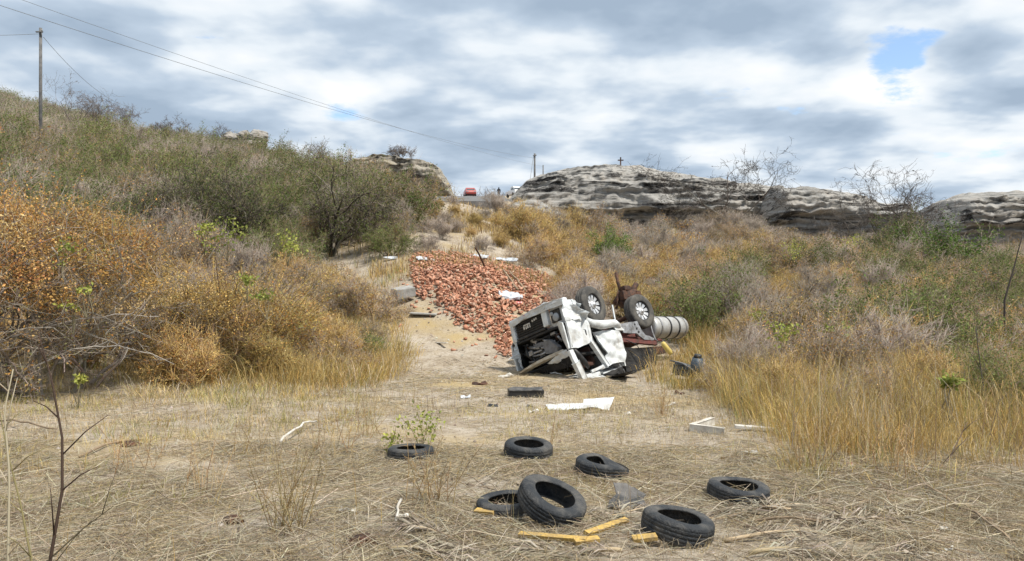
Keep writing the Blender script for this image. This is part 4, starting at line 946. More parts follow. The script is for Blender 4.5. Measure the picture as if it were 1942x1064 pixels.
bm = bmesh.new(); bm_tube(bm, [(.62, -1.20, .84), (.45, -1.24, .98), (.15, -1.27, 1.03), (-.25, -1.27, 1.00), (-.50, -1.25, .97), (-.66, -1.22, 1.04), (-.78, -1.18, 1.17)], [.05, .11, .125, .12, .10, .09, .03], 10); tp('mudguard', bm, M['white_paint'], None, True)
sheet_part('mudguard_lip', [(-.40, -1.22, 1.04), (-.66, -1.22, 1.0), (-.84, -1.24, 1.19), (-.5, -1.22, 1.17)], .03, M['white_paint'], None, 2, .02, 4, 24)
# remaining shell so the cab is whole from other sides
sheet_part('back_wall', [(-.70, -1.1, 1.0), (-.70, 1.1, 1.0), (-.72, 1.1, 1.75), (-.70, -1.08, 2.15)], .05, M['white_paint'], None, 3, .04, 2, 31)
sheet_part('cab_side', [(1.3, 1.12, .9), (-.70, 1.12, .95), (-.70, 1.1, 1.75), (.4, 1.08, 1.72), (1.3, 1.1, 1.7)], .05, M['white_paint'], None, 3, .05, 2, 33)
sheet_part('cab_floor', [(1.25, -1.1, .90), (1.25, 1.1, .90), (-.70, 1.1, .95), (-.70, -1.1, 1.0), (.5, -1.1, .96)], .06, M['grey_part'], None, 2, .02, 2, 35)
sheet_part('crushed_roof', [(1.28, -1.08, 2.40), (.9, .2, 2.1), (.9, 1.0, 1.85), (-.5, 1.0, 1.8), (-.62, -.2, 2.05), (-.55, -1.05, 2.26), (.3, -1.1, 2.38)], .05, M['white_paint'], None, 4, .10, 2.4, 37)
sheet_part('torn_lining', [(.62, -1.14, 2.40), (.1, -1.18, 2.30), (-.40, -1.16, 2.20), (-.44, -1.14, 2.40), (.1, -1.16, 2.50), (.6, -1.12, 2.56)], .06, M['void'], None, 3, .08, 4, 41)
sheet_part('bent_frame', [(1.0, -1.16, 2.44), (.55, -1.18, 2.40), (.2, -1.18, 2.47), (.5, -1.16, 2.52)], .04, M['white_paint'], None, 2, .04, 4, 44)
tube_part('loose_wire', [(-.36, -1.15, 2.1), (-.42, -1.22, 2.3), (-.5, -1.2, 2.44)], .012, M['steel'])
# wheels with spoked rims
def truck_wheel(c, R=.50, W=.30, out=-1, steer=0.0):
    e = empty('wheel', (0, 0, 0)); e.parent = truck; sr = Matrix.Rotation(steer, 3, 'Z'); c = Vector(c)
    pr = [(.56, -.5), (.60, -.53), (.78, -.56), (.90, -.52), (.965, -.44), (.99, -.36), (1.0, -.25), (.975, -.24), (.975, -.20), (1.0, -.19), (1.0, -.02), (.975, -.01), (.975, .03), (1.0, .04), (1.0, .21), (.975, .22), (.975, .26), (1.0, .27), (.99, .36), (.965, .44), (.90, .52), (.78, .56), (.60, .53), (.56, .5), (.56, .2), (.56, -.2)]
    def spin(prof, seg=44):
        b = bmesh.new(); rings = []
        for i in range(seg):
            a = 2 * math.pi * i / seg; rings.append([b.verts.new(c + sr @ Vector((math.cos(a) * r * R, w * W, math.sin(a) * r * R))) for r, w in prof])
        for i in range(seg):
            p, q = rings[i], rings[(i + 1) % seg]
            for k in range(len(prof)): k2 = (k + 1) % len(prof); b.faces.new((p[k], p[k2], q[k2], q[k]))
        return b
    tp('tyre', spin(pr), M['truck_tyre'], e, True)
    o = out
    rim = tp('rim', spin([(.58, .5 * o), (.53, .42 * o), (.50, .20 * o), (.50, -.45 * o), (.57, -.5 * o)]), M['wheel_dark'], e, True)
    b = bmesh.new(); bmesh.ops.create_cone(b, cap_ends=True, segments=28, radius1=.50 * R, radius2=.50 * R, depth=.02)
    for v in b.verts: v.co = c + sr @ Vector((v.co.x, o * .12 * W + v.co.z, v.co.y))
    tp('rim_disc', b, M['wheel_dark'], e)
    for k in range(10):
        a = 2 * math.pi * k / 10 + .2; d = Vector((math.cos(a), 0, math.sin(a))); s = Vector((-math.sin(a), 0, math.cos(a))); b = bmesh.new()
        vs = []
        for rr, ww, y in ((.20, .045, .24), (.36, .062, .30), (.515, .085, .34)):
            for sg in (-1, 1):
                for yy in (y, y - .12): vs.append(b.verts.new(c + sr @ (d * rr * R + s * sg * ww * R * 1.25 + Vector((0, o * yy * W, 0)))))
        for k0 in (0, 4):
            A_, B_, C_, D_, E_, F_, G_, H_ = vs[k0:k0 + 8]
            for q in ((A_, C_, G_, E_), (B_, F_, H_, D_), (A_, E_, F_, B_), (C_, D_, H_, G_)): b.faces.new(q)
        b.faces.new((vs[0], vs[1], vs[3], vs[2])); b.faces.new((vs[8], vs[10], vs[11], vs[9]))
        tp('spoke', b, M['alloy'], e)
    b = bmesh.new(); prof = [(.22, .20), (.22, .32), (.17, .38), (.10, .40), (.09, .50), (.001, .52)]; rings = []
    for i in range(20):
        a = 2 * math.pi * i / 20; rings.append([b.verts.new(c + sr @ Vector((math.cos(a) * r * R, o * w * W, math.sin(a) * r * R))) for r, w in prof])
    for i in range(20):
        p, q = rings[i], rings[(i + 1) % 20]
        for k in range(len(prof) - 1): b.faces.new((p[k], p[k + 1], q[k + 1], q[k]))
    tp('hub', b, M['alloy'], e, True)
    return e
truck_wheel((.08, -1.04, .40), .535, .30, -1, math.radians(-5))
truck_wheel((-2.05, -1.04, .56), .52, .30, -1, math.radians(4))
truck_wheel((.05, 1.02, .5), .50, .30, 1)
truck_wheel((-2.05, 1.02, .56), .49, .30, 1)
tube_part('front_axle', [(.06, -.95, .48), (.06, -.4, .62), (.06, .4, .62), (.05, .95, .5)], .07, M['rust'])
tube_part('second_axle', [(-2.05, -.95, .56), (-2.05, 0, .6), (-2.05, .95, .56)], .07, M['rust'])
# frame, body rail, battery bracket, tank, rear axle wreckage
for y in (-.42, .42):
    bm = bmesh.new(); beam(bm, (.9, y, .86), (-4.9, y, .92), .24, .08); tp('chassis_rail', bm, M['red_frame'], None, False, .01)
for x in (-.9, -2.6, -3.6, -4.6): box_part('cross_member', (x, 0, .88), (.12, .84, .16), M['red_frame'])
bm = bmesh.new(); beam(bm, (-.72, -1.12, 1.42), (-2.3, -1.14, 1.54), .13, .10); tp('body_rail', bm, M['red_frame'], None, False, .015)
bm = bmesh.new(); beam(bm, (-.72, -.9, 1.75), (-2.9, -.95, 1.7), .22, .08); beam(bm, (-.75, -.3, 1.85), (-3.0, -.3, 1.75), .26, .08); tp('bed_timbers', bm, M['rust'], None, False, .01)
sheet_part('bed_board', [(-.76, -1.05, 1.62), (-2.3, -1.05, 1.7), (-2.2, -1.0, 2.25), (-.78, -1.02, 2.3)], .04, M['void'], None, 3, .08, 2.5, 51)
sheet_part('bed_floor', [(-.8, -1.1, 1.35), (-.8, 1.05, 1.35), (-3.0, 1.05, 1.3), (-2.8, -.9, 1.35)], .06, M['red_frame'], None, 3, .05, 1.5, 53)
br = sheet_part('battery_bracket', [(-.78, -1.16, .98), (-1.18, -1.20, .94), (-1.58, -1.18, .90), (-1.66, -1.18, 1.12), (-1.82, -1.16, 1.30), (-2.26, -1.14, 1.40), (-2.2, -1.14, 1.48), (-1.72, -1.16, 1.44), (-1.40, -1.18, 1.26), (-.84, -1.16, 1.24)], .05, M['steel'], None, 3, .02, 3, 55)
for x, z in ((-1.42, 1.0), (-1.47, 1.12), (-1.52, 1.22)):
    bm = bmesh.new(); bmesh.ops.create_cone(bm, cap_ends=True, segments=12, radius1=.032, radius2=.032, depth=.05)
    for v in bm.verts: v.co = Vector((x + v.co.x, -1.215 + v.co.z, z + v.co.y))
    tp('bolt_hole', bm, M['black_plastic'], br)
bm = bmesh.new(); beam(bm, (-.66, -1.20, .42), (-.60, -1.20, 1.02), .05, .03); tp('stay_bar', bm, M['white_paint'], None, False, .008)
def cyl_x(x0, x1, y, z, r, prof_ends=True, seg=36):
    b = bmesh.new(); pr = [(x0, r * .55), (x0 - .02, r * .9), (x0 - .05, r)] if False else None
    ex = .05; pts = [(x0 - ex * 0, r * .02), (x0, r * .8), (x0 - .04, r * .97), (x0 - .08, r), (x1 + .08, r), (x1 + .04, r * .97), (x1, r * .8), (x1, r * .02)]; rings = []
    for i in range(seg):
        a = 2 * math.pi * i / seg; rings.append([b.verts.new((px_, y + math.cos(a) * rr, z + math.sin(a) * rr)) for px_, rr in pts])
    for i in range(seg):
        p, q = rings[i], rings[(i + 1) % seg]
        for k in range(len(pts) - 1): b.faces.new((p[k], p[k + 1], q[k + 1], q[k]))
    b.faces.new([r_[0] for r_ in rings]); b.faces.new([r_[-1] for r_ in rings])
    return b
tank = tp('fuel_tank', cyl_x(-2.45, -4.15, -.92, 1.00, .33), M['tank'], None, True)
for x in (-2.72, -3.18, -3.62, -3.98):
    b = bmesh.new(); rings = []
    for i in range(36):
        a = 2 * math.pi * i / 36; rings.append([b.verts.new((x + dx, -.92 + math.cos(a) * rr, 1.0 + math.sin(a) * rr)) for dx, rr in ((-.03, .332), (-.03, .346), (.03, .346), (.03, .332))])
    for i in range(36):
        p, q = rings[i], rings[(i + 1) % 36]
        for k in range(4): b.faces.new((p[k], p[(k + 1) % 4], q[(k + 1) % 4], q[k]))
    tp('tank_strap', b, M['black_plastic'] if x in (-3.18, -3.62) else M['steel'], tank)
bm = bmesh.new(); pts = [(-2.42 + .10 * math.cos(a), -1.12, 1.06 + .42 * math.sin(a)) for a in np.linspace(-.5, 1.6, 9)]; bm_tube(bm, pts, .03, 8); tp('mudguard_stay', bm, M['steel'], None, True)
_TI = TI; TI = TI @ Matrix.Translation((-1.05, 0, -.28))
ax = tube_part('rear_axle', [(-2.15, .35, .15), (-2.45, .25, -.10), (-2.75, .15, -.20)], [.16, .26, .17], M['rust'], None, 12)
for k, (a, b_, r) in enumerate([((-2.2, .3, -.3), (-2.35, .4, -.98), .05), ((-2.0, .5, .05), (-2.5, .3, -.45), .08), ((-2.55, .2, -.15), (-2.85, .1, -.50), .09), ((-2.3, .3, -.05), (-2.9, .25, .28), .07), ((-2.2, .4, .0), (-2.6, .3, .45), .06), ((-1.9, .4, .25), (-2.2, .35, -.35), .05)]):
    tube_part('leaf_spring', [a, ((a[0] + b_[0]) / 2 + .03, (a[1] + b_[1]) / 2, (a[2] + b_[2]) / 2), b_], r, M['rust'], ax, 7)
for c, s in (((-2.35, .2, -.36), (.34, .22, .16)), ((-2.7, .1, -.1), (.22, .25, .28)), ((-2.15, .2, -.12), (.2, .2, .3))): box_part('bracket', c, s, M['rust'], ax, .03)
TI = _TI
bm = bmesh.new(); bm_tube(bm, [(-.85, -1.22, 1.45), (-1.15, -1.3, 1.6), (-1.28, -1.34, 1.85), (-1.15, -1.34, 2.15), (-.85, -1.28, 2.38), (-.5, -1.22, 2.45)], .012, 6); tp('air_hose', bm, M['black_plastic'], None, True)

# ------------------------------------------------------------------ discarded tyres
TP = [(.60, -.40), (.605, -.45), (.64, -.485), (.72, -.52), (.80, -.525), (.88, -.50), (.93, -.455), (.958, -.405), (.972, -.37), (.985, -.30), (.978, -.285), (.978, -.27), (.988, -.255), (.995, -.11), (.986, -.10), (.986, -.085), (.996, -.075), (.996, .075), (.986, .085), (.986, .10), (.995, .11), (.988, .255), (.978, .27), (.978, .285), (.985, .30), (.972, .37), (.958, .405), (.93, .455), (.88, .50), (.80, .525), (.72, .52), (.64, .485), (.605, .45), (.60, .40), (.64, .38), (.78, .42), (.90, .30), (.915, 0), (.90, -.30), (.78, -.42), (.64, -.38)]
def old_tyre(pos, R, W, nrm, label, warp=None, seg=72, spin=0.0):
    b = bmesh.new(); rings = []
    for i in range(seg):
        a = 2 * math.pi * i / seg; ring = []
        for k, (r, w) in enumerate(TP):
            rr = r * R
            if 8 <= k <= 25 and r >= .98 and i % 2 == 0: rr -= .002      # tread sipes
            p = Vector((math.cos(a) * rr, math.sin(a) * rr, w * W))
            if warp: p = warp(p, a, r, w)
            ring.append(b.verts.new(p))
        rings.append(ring)
    for i in range(seg):
        p, q = rings[i], rings[(i + 1) % seg]
        for k in range(len(TP)): k2 = (k + 1) % len(TP); b.faces.new((p[k], p[k2], q[k2], q[k]))
    o = bm_obj('old_tyre', b, M['tyre'], None, True)
    q = Vector(nrm).normalized().to_track_quat('Z', 'Y'); o.rotation_mode = 'QUATERNION'; o.rotation_quaternion = q
    rot = q.to_matrix(); low = min((rot @ v.co).z for v in o.data.vertices)
    o.location = (pos[0], pos[1], h1(pos[0], pos[1]) - low - .032)
    return tag(o, label, 'tyre')
def tyre_at(px, py, R, W, nrm, label, warp=None, lift=0.0):
    g = at(px, py); o = old_tyre((g.x, g.y), R, W, nrm, label, warp); o.location.z += lift; return o
def sag(p, a, r, w): return p + Vector((0, 0, -.008 * math.sin(2 * a)))
def squash(p, a, r, w):
    # right side folded in: the sidewall has collapsed into the hole
    k = max(0, math.cos(a + .3)) ** 2
    top = max(0, w)
    p = Vector((p.x * 1.06, p.y * .92, p.z)); p.z *= 1 - .55 * k * (w > 0); p.x -= .10 * k * (1.0 - r) * 2; 
    if w > .2: p.x -= .28 * .285 * k * (1.2 - r) ; p.z -= .03 * k
    p.z += .02 * math.cos(a - 2.6); return p
tyre_at(1285, 1022, .285, .175, (.17, -.02, .965), 'dark tyre lying nearest the camera beside the dry palm fronds', sag)
tyre_at(1400, 948, .285, .155, (.07, -.045, .985), 'tyre lying flat on its own at the right of the clearing', sag)
tyre_at(1002, 872, .283, .20, (.06, -.10, .99), 'upright-walled tyre lying flat, farthest of the front group, below the white sheet')
tyre_at(1142, 903, .285, .17, (.05, -.06, .99), 'squashed tyre with its right side folded in', squash)
t4 = tyre_at(963, 978, .275, .165, (-.05, -.03, 1), 'tyre half hidden beneath the leaning tyre')
tyre_at(1046, 992, .295, .17, (.36, -.26, .89), 'worn tyre leaning on another tyre', sag, .02)
tyre_at(779, 872, .27, .17, (.0, .03, 1), 'tyre screened by dry weeds and a yellow-green sprig')

# ------------------------------------------------------------------ brick heap
def brick_mesh(seed, holes=True):
    r = random.Random(seed); b = bmesh.new()
    s = (.19 * r.uniform(.5, 1.05), .14 * r.uniform(.6, 1.05), .09 * r.uniform(.35, 1.0))
    vs = bm_box(b, (0, 0, 0), s)
    for v in vs: v.co += Vector((r.uniform(-.02, .02), r.uniform(-.018, .018), r.uniform(-.012, .012)))
    me = bpy.data.meshes.new('brick'); b.to_mesh(me); b.free(); return me
def brick_mat():
    m, n, l, b = new_mat('fired_clay')
    b.inputs['Roughness'].default_value = .9; b.inputs['Specular IOR Level'].default_value = .15
    oi = n.new('ShaderNodeObjectInfo'); at_ = n.new('ShaderNodeAttribute'); at_.attribute_name = 'Col'
    ad = n.new('ShaderNodeMath'); ad.operation = 'ADD'; l.new(oi.outputs['Random'], ad.inputs[0]); l.new(at_.outputs['Fac'], ad.inputs[1])
    fr = n.new('ShaderNodeMath'); fr.operation = 'FRACT'; l.new(ad.outputs[0], fr.inputs[0])
    rp = n.new('ShaderNodeValToRGB'); l.new(fr.outputs[0], rp.inputs[0]); e = rp.color_ramp.elements
    e[0].color = (.24, .11, .075, 1); e[1].color = (.50, .40, .31, 1); k = e.new(.92); k.color = (.56, .32, .22, 1); k = e.new(.35); k.color = (.43, .19, .115, 1); k = e.new(.7); k.color = (.50, .25, .16, 1)
    t = n.new('ShaderNodeTexCoord'); no = n.new('ShaderNodeTexNoise'); no.inputs['Scale'].default_value = 14; no.inputs['Detail'].default_value = 5; l.new(t.outputs['Object'], no.inputs['Vector'])
    mr = n.new('ShaderNodeMapRange'); l.new(no.outputs['Fac'], mr.inputs[0]); mr.inputs[1].default_value = .5; mr.inputs[2].default_value = .75
    mx = n.new('ShaderNodeMixRGB'); l.new(mr.outputs[0], mx.inputs[0]); l.new(rp.outputs[0], mx.inputs[1]); mx.inputs[2].default_value = (.47, .34, .25, 1)
    l.new(mx.outputs[0], b.inputs['Base Color']); return m
M['brick'] = brick_mat()
bmeshes = [brick_mesh(i) for i in range(10)]
HEAP = [(775, 505), (800, 490), (850, 487), (960, 492), (1010, 505), (1045, 530), (1060, 560), (1040, 585), (975, 600), (968, 640), (972, 672), (958, 672), (930, 632), (880, 620), (840, 590), (790, 560)]
def inside(px, py, poly):
    c = False; j = len(poly) - 1
    for i in range(len(poly)):
        (xi, yi), (xj, yj) = poly[i], poly[j]
        if (yi > py) != (yj > py) and px < (xj - xi) * (py - yi) / (yj - yi) + xi: c = not c
        j = i
    return c
rb = random.Random(17); spots = []
hy = np.arange(23.5, 37.5, .1); hx = np.arange(-6, 2.6, .1); HX, HY = np.meshgrid(hx, hy); HZ = H(HX, HY)
HPX = CX + FPX * HX / HY; HPY = CY - FPX * (HZ - CAM_Z) / HY
cells = [(HX[i, j], HY[i, j]) for i in range(len(hy)) for j in range(len(hx)) if inside(HPX[i, j], HPY[i, j] + 14 * float(vnoise(HX[i, j] * 1.3, HY[i, j] * 1.3, 77)) + rb.uniform(-8, 8), HEAP)]
allb = []
cells = [c for c in cells if float(vnoise(c[0] * 1.7, c[1] * 1.7, 78)) + rb.gauss(0, .25) > -.62]
for _ in range(4000):
    x, y = rb.choice(cells); x += rb.uniform(-.06, .06); y += rb.uniform(-.06, .06)
    lay = rb.choice((.02, .03, .05, .08, .12, .16, .2)); allb.append((x, y, h1(x, y) + lay))
for _ in range(700):
    x, y = rb.choice(cells); x += rb.gauss(0, .65); y += rb.gauss(0, .9); allb.append((x, y, h1(x, y) + .02))
allb.sort(key=lambda q: -(q[2] + rb.uniform(0, .06) - h1(q[0], q[1])) / .2 + q[1] * .12)
for x, y, z in allb[:300]:
    o = bpy.data.objects.new('brick', rb.choice(bmeshes)); COL.objects.link(o)
    if not o.data.materials: o.data.materials.append(M['brick'])
    o.location = (x, y, z); o.rotation_euler = (rb.gauss(0, .6), rb.gauss(0, .6), rb.uniform(0, 6.28)); k = rb.uniform(.55, 1.05); o.scale = (k, k, k)
    tag(o, 'broken orange-red clay brick lying in the spilled heap behind the truck', 'brick', 'bricks spilled in the heap')
bx = np.array([[-1, -1, -1], [1, -1, -1], [1, 1, -1], [-1, 1, -1], [-1, -1, 1], [1, -1, 1], [1, 1, 1], [-1, 1, 1.]]) * .5
bf = np.array([[0, 3, 2, 1], [4, 5, 6, 7], [0, 1, 5, 4], [1, 2, 6, 5], [2, 3, 7, 6], [3, 0, 4, 7]])
rest = np.array(allb[300:]); k = len(rest); sz = np.c_[RC.uniform(.04, .20, k), RC.uniform(.035, .13, k), RC.uniform(.02, .08, k)]
V = bx[None] * sz[:, None, :] + RC.normal(size=(k, 8, 3)) * .008
rots = np.array([np.array(Euler((rb.gauss(0, .55), rb.gauss(0, .55), rb.uniform(0, 6.28))).to_matrix()) for _ in range(k)])
V = np.einsum('kij,kvj->kvi', rots, V) + rest[:, None, :]
C = np.repeat(RC.random((k, 1)), 3, 1)
me = npmesh('brick_rubble', V.reshape(-1, 3), (np.arange(k)[:, None, None] * 8 + bf[None]).reshape(-1, 4), np.repeat(C, 8, 0))
tag(link('brick_rubble', me, M['brick']), 'mass of smaller broken bricks and tile shards in the spilled heap', 'bricks', None, 'stuff')

# ------------------------------------------------------------------ wreckage and litter lying about
def slab(name, px, py, size, rz, tilt, matl, label, cat, lift=0.0, bevel=.01, crumple=0.0, seed=0):
    g = at(px, py); bm = bmesh.new()
    if crumple:
        a, b_ = size[0] / 2, size[1] / 2; bm_sheet(bm, [(-a, -b_, 0), (0, -b_, 0), (a, -b_, 0), (a, b_, 0), (0, b_ * 1.1, 0), (-a, b_ * .9, 0)], size[2], 4, crumple, 3, seed)
    else: bm_box(bm, (0, 0, 0), size)
    o = bm_obj(name, bm, matl, None, False, 0 if crumple else bevel); o.location = (g.x, g.y, g.z + size[2] / 2 + lift); o.rotation_euler = (tilt[0], tilt[1], rz)
    return tag(o, label, cat)
# torn white sheet on the path
g = at(1105, 776); bm = bmesh.new()
bm_sheet(bm, [(-.62, -.22, .0), (-.2, -.27, .02), (.10, -.22, .05), (.42, -.30, .01), (.62, .34, .05), (.34, .38, .03), (.06, .36, .03), (.02, .07, .02), (-.3, .08, .02), (-.66, .05, .0)], .012, 4, .02, 4, 3)
o = bm_obj('torn_panel', bm, M['white_paint']); o.location = g + Vector((0, 0, .06)); o.rotation_euler = (math.radians(8), 0, .03); tag(o, 'torn white sheet-metal panel lying in front of the truck', 'panel')
# black tray
g = at(997, 752, -.075); o = empty('black_tray', g, .12); bm = bmesh.new(); bm_box(bm, (0, 0, .10), (.70, .36, .05)); bm_box(bm, (0, -.16, .15), (.70, .05, .14)); bm_box(bm, (0, .16, .15), (.70, .05, .14)); bm_box(bm, (-.33, 0, .15), (.05, .27, .14)); bm_box(bm, (.33, 0, .15), (.05, .27, .14))
bm_obj('tray_body', bm, M['black_plastic'], o, False, .012)
bm = bmesh.new(); bm_sheet(bm, [(-.36, -.20, .235), (.3, -.21, .235), (.37, .15, .24), (-.3, .2, .24)], .015, 3, .015, 4, 2); bm_obj('lid', bm, M['flap'], o); tag(o, 'black plastic box lying just in front of the overturned cab', 'box')
# blue-grey engine part right of the truck
g = at(1303, 722); o = empty('engine_part', g, -.3); bm = bmesh.new(); bm_box(bm, (-.12, 0, .28), (.42, .32, .30), Matrix.Rotation(.25, 3, 'Y')); bm_obj('casing', bm, M['blue_part'], o, False, .04)
bm = bmesh.new(); bm_tube(bm, [(.20, .02, .05), (.24, 0, .35), (.26, -.02, .58)], [.15, .17, .13], 14); bm_obj('canister', bm, M['blue_part'], o, True)
bm = bmesh.new(); bm_tube(bm, [(.26, -.02, .58), (.27, -.03, .66)], [.10, .09], 14); bm_obj('cap', bm, M['black_plastic'], o, True)
for zz_ in (.16, .28, .40):
    bm = bmesh.new(); bm_box(bm, (-.14, -.18, zz_), (.36, .03, .03)); bm_obj('rib', bm, M['black_plastic'], o, False, .006)
bm = bmesh.new(); bm_tube(bm, [(-.4, -.1, .5), (-.1, -.18, .45), (.15, -.2, .3), (.2, -.22, .05)], .02, 7); bm_obj('bracket_rod', bm, M['grey_part'], o, True); tag(o, 'blue-grey engine casing with a canister, in the grass right of the truck', 'engine part')
# yellow cylinder in the grass
g = pt(1264, 661, 21.6); bm = bmesh.new(); bm_tube(bm, [(-.11, 0, .17), (-.08, 0, .12), (.10, 0, -.11), (.13, 0, -.16)], [.045, .07, .07, .04], 12); o = bm_obj('yellow_canister', bm, mat('yellow_plastic', (.55, .42, .12), .5), None, True); o.location = g; tag(o, 'small yellow canister caught in the grass beside the truck wreck', 'canister')
# bent white trim
g = at(1325, 818); o = empty('bent_trim', g)
bm = bmesh.new(); beam(bm, (-.10, -.02, .05), (.30, .42, .07), .05, .10, (0, 0, 1)); bm_obj('strip', bm, M['bone'], o, False, .01)
bm = bmesh.new(); beam(bm, (-.12, .0, .05), (.28, -.28, .04), .05, .11, (0, 0, 1)); bm_obj('strip', bm, M['bone'], o, False, .01); tag(o, 'bent white trim strip forming a V on the ground at the grass edge', 'trim')
slab('pale_board', 1432, 818, (.55, .10, .05), -.15, (0, .05), M['bone'], 'pale board lying at the foot of the tall grass right of the bent trim', 'board', .02)
slab('white_slat', 836, 654, (.9, .09, .03), -1.0, (0, -.05), M['bone'], 'narrow white slat lying on the path left of the cab', 'slat', .05)
slab('concrete_block', 765, 574, (.75, .6, .36), .5, (.12, -.15), M['concrete'], 'grey concrete block tilted at the left edge of the bricks', 'block', .2, .04)
slab('pale_plank', 802, 600, (.95, .3, .05), -.15, (.05, .05), M['concrete'], 'pale grey plank below the concrete block', 'plank', .06)
for px, py, s, rz, lab in [(895, 490, (1.5, .7, .03), -.1, 'pale sheet lying along the top edge of the brick heap, left of the upright post'), (950, 496, (1.6, .5, .03), -.2, 'pale sheet lying along the top edge of the brick heap, right of the upright post'),
                           (808, 496, (.8, .5, .03), .4, 'crumpled pale sheet at the upper left corner of the brick heap'), (740, 494, (.6, .3, .03), 0, 'small pale sheet in the grass left of the brick heap')]:
    slab('pale_sheet', px, py, s, rz, (.25, .05), M['tarp'], lab, 'sheet', .12, 0, .06, px)
slab('plastic_bag', 968, 572, (.85, .6, .10), .2, (.3, .1), M['tarp'], 'white plastic bag on the brick heap behind the cab', 'bag', .22, 0, .12, 3)
slab('red_scrap', 978, 583, (.5, .2, .05), .3, (.2, 0), M['litter_red'], 'red scrap under the white plastic bag on the heap', 'scrap', .16, 0, .03, 4)
def rod(name, a, b_, r, matl, label, cat, bend=.03, sides=7):
    A_, B_ = np.array(a), np.array(b_); t = np.linspace(0, 1, 9)[:, None]; P = A_ * (1 - t) + B_ * t + np.sin(t * np.pi) * np.array([[0, 0, bend]]) + RNG.normal(size=(9, 3)) * np.linalg.norm(B_ - A_) * .006
    P = P - A_; bm = bmesh.new(); bm_tube(bm, P, np.linspace(r, r * .7, 9), sides); o = bm_obj(name, bm, matl, None, True); o.location = a; return tag(o, label, cat)
p = at(924, 516); rod('bent_post', p, pt(902, 470, p.y - .6), .05, M['rust'], 'dark rusty post sticking up out of the brick heap', 'post')
p = at(982, 560); rod('timber_batten', p + Vector((0, 0, .2)), at(955, 528, .35), .05, M['wood'], 'timber batten lying across the bricks, left one of the pair', 'batten')
p = at(996, 560); rod('timber_batten', p + Vector((0, 0, .2)), at(966, 532, .4), .045, M['wood'], 'timber batten lying across the bricks, right one of the pair', 'batten')
# dark rubber flap between the tyres
g = at(1188, 962); bm = bmesh.new(); bm_sheet(bm, [(-.19, -.13, 0), (-.05, -.10, .015), (.02, -.16, .0), (.10, -.09, .02), (.17, -.13, 0), (.16, .05, .05), (.20, .12, .07), (.06, .24, .10), (-.09, .25, .14), (-.07, .10, .06), (-.15, .02, .03)], .006, 3, .035, 7, 7)
o = bm_obj('rubber_flap', bm, M['flap']); o.location = g + Vector((0, 0, .03)); tag(o, 'curled dark rubber flap lying between the squashed tyre and the nearest tyre', 'flap')
for a, b_, w, lab in [((985, 1032), (1112, 1046), .045, 'long yellow board under the leaning tyre'), ((1112, 1032), (1188, 1006), .05, 'yellow board pointing at the nearest tyre'), ((902, 986), (938, 992), .06, 'short yellow chunk left of the leaning tyre'),
                      ((1200, 1042), (1245, 1040), .07, 'broken yellow piece against the nearest tyre'), ((1090, 1048), (1135, 1044), .06, 'stubby yellow offcut at the end of the long yellow board')]:
    A_, B_ = at(*a, .075), at(*b_, .085); o = empty('yellow_board', A_); bm = bmesh.new(); beam(bm, (0, 0, 0), B_ - A_, .03, w, (0, 1, .2))
    bmesh.ops.subdivide_edges(bm, edges=bm.edges[:], cuts=2, use_grid_fill=True)
    for v in bm.verts: v.co += Vector((mnoise.noise(v.co * 14), mnoise.noise(v.co * 14 + Vector((5, 0, 0))), mnoise.noise(v.co * 14 + Vector((0, 9, 0))))) * .0035
    bpy.data.objects.remove(o); o = bm_obj('yellow_board', bm, M['yellow']); o.location = A_; tag(o, lab, 'board')
for px, py, s, mm, lab in [(660, 972, .09, 'litter_white', 'white plastic scrap in the straw left of the dry weeds'), (762, 985, .07, 'bone', 'pale splinter standing in the straw below the left tyre'), (1237, 888, .05, 'litter_white', 'white scrap right of the squashed tyre'),
                           (1425, 861, .08, 'litter_white', 'white scrap at the foot of the tall grass'), (1607, 886, .07, 'litter_red', 'red and white wrapper at the grass edge'), (1493, 907, .05, 'litter_red', 'small red scrap right of the lone tyre'),
                           (1790, 1006, .05, 'litter_white', 'white scrap beside the long stick'), (1800, 1048, .05, 'litter_white', 'white scrap at the lower right of the foreground'), (1668, 925, .04, 'litter_white', 'small white fleck on the right-hand soil'),
                           (884, 755, .12, 'tarp', 'blue-white scrap left of the black box'), (1012, 783, .10, 'bone', 'white splinter left of the torn panel'), (1272, 770, .10, 'bone', 'pale scrap right of the torn panel'), (1190, 787, .09, 'bone', 'pale scrap below the torn panel'),
                           (935, 772, .10, 'black_plastic', 'black shard on the path left of the torn panel'), (1005, 772, .06, 'black_plastic', 'small black shard above the white splinter'), (910, 730, .2, 'rust', 'rusty scrap in front of the cab'), (960, 716, .22, 'bone', 'pale chunk at the front foot of the cab'), (1290, 748, .12, 'rust', 'brown scrap right of the cab on the soil')]:
    g = at(px, py); bm = bmesh.new(); r = random.Random(px)
    bm_sheet(bm, [(-s, -s * .4, 0), (s * .3, -s * .5, s * .2), (s, -s * .1, 0), (s * .7, s * .5, s * .3), (-s * .2, s * .35, s * .1), (-s * .9, s * .4, s * .2)], s * .12, 2, s * .25, 2.2 / s, px)
    o = bm_obj('scrap', bm, M[mm]); o.location = g + Vector((0, 0, .015)); o.rotation_euler = (r.uniform(-.2, .4), r.uniform(-.3, .3), r.uniform(-.5, .5)); tag(o, lab, 'scrap')

for px, py, sx, sy, lab in [(685, 1032, .13, .06, 'dark brown clod standing in for a dark hollow in the straw at the bottom edge'), (440, 992, .09, .05, 'brown bark chunk left of the dense weed clump'), (250, 845, .12, .04, 'dark clod beside the fallen branch at the left')]:  # first dark lump is added in place of a dark hollow under straw
    g = at(px, py); o = boulder('clod', g + Vector((0, 0, .01)), (sx, sx * .7, sy), px, M['rust'], lab); o['category'] = 'clod'
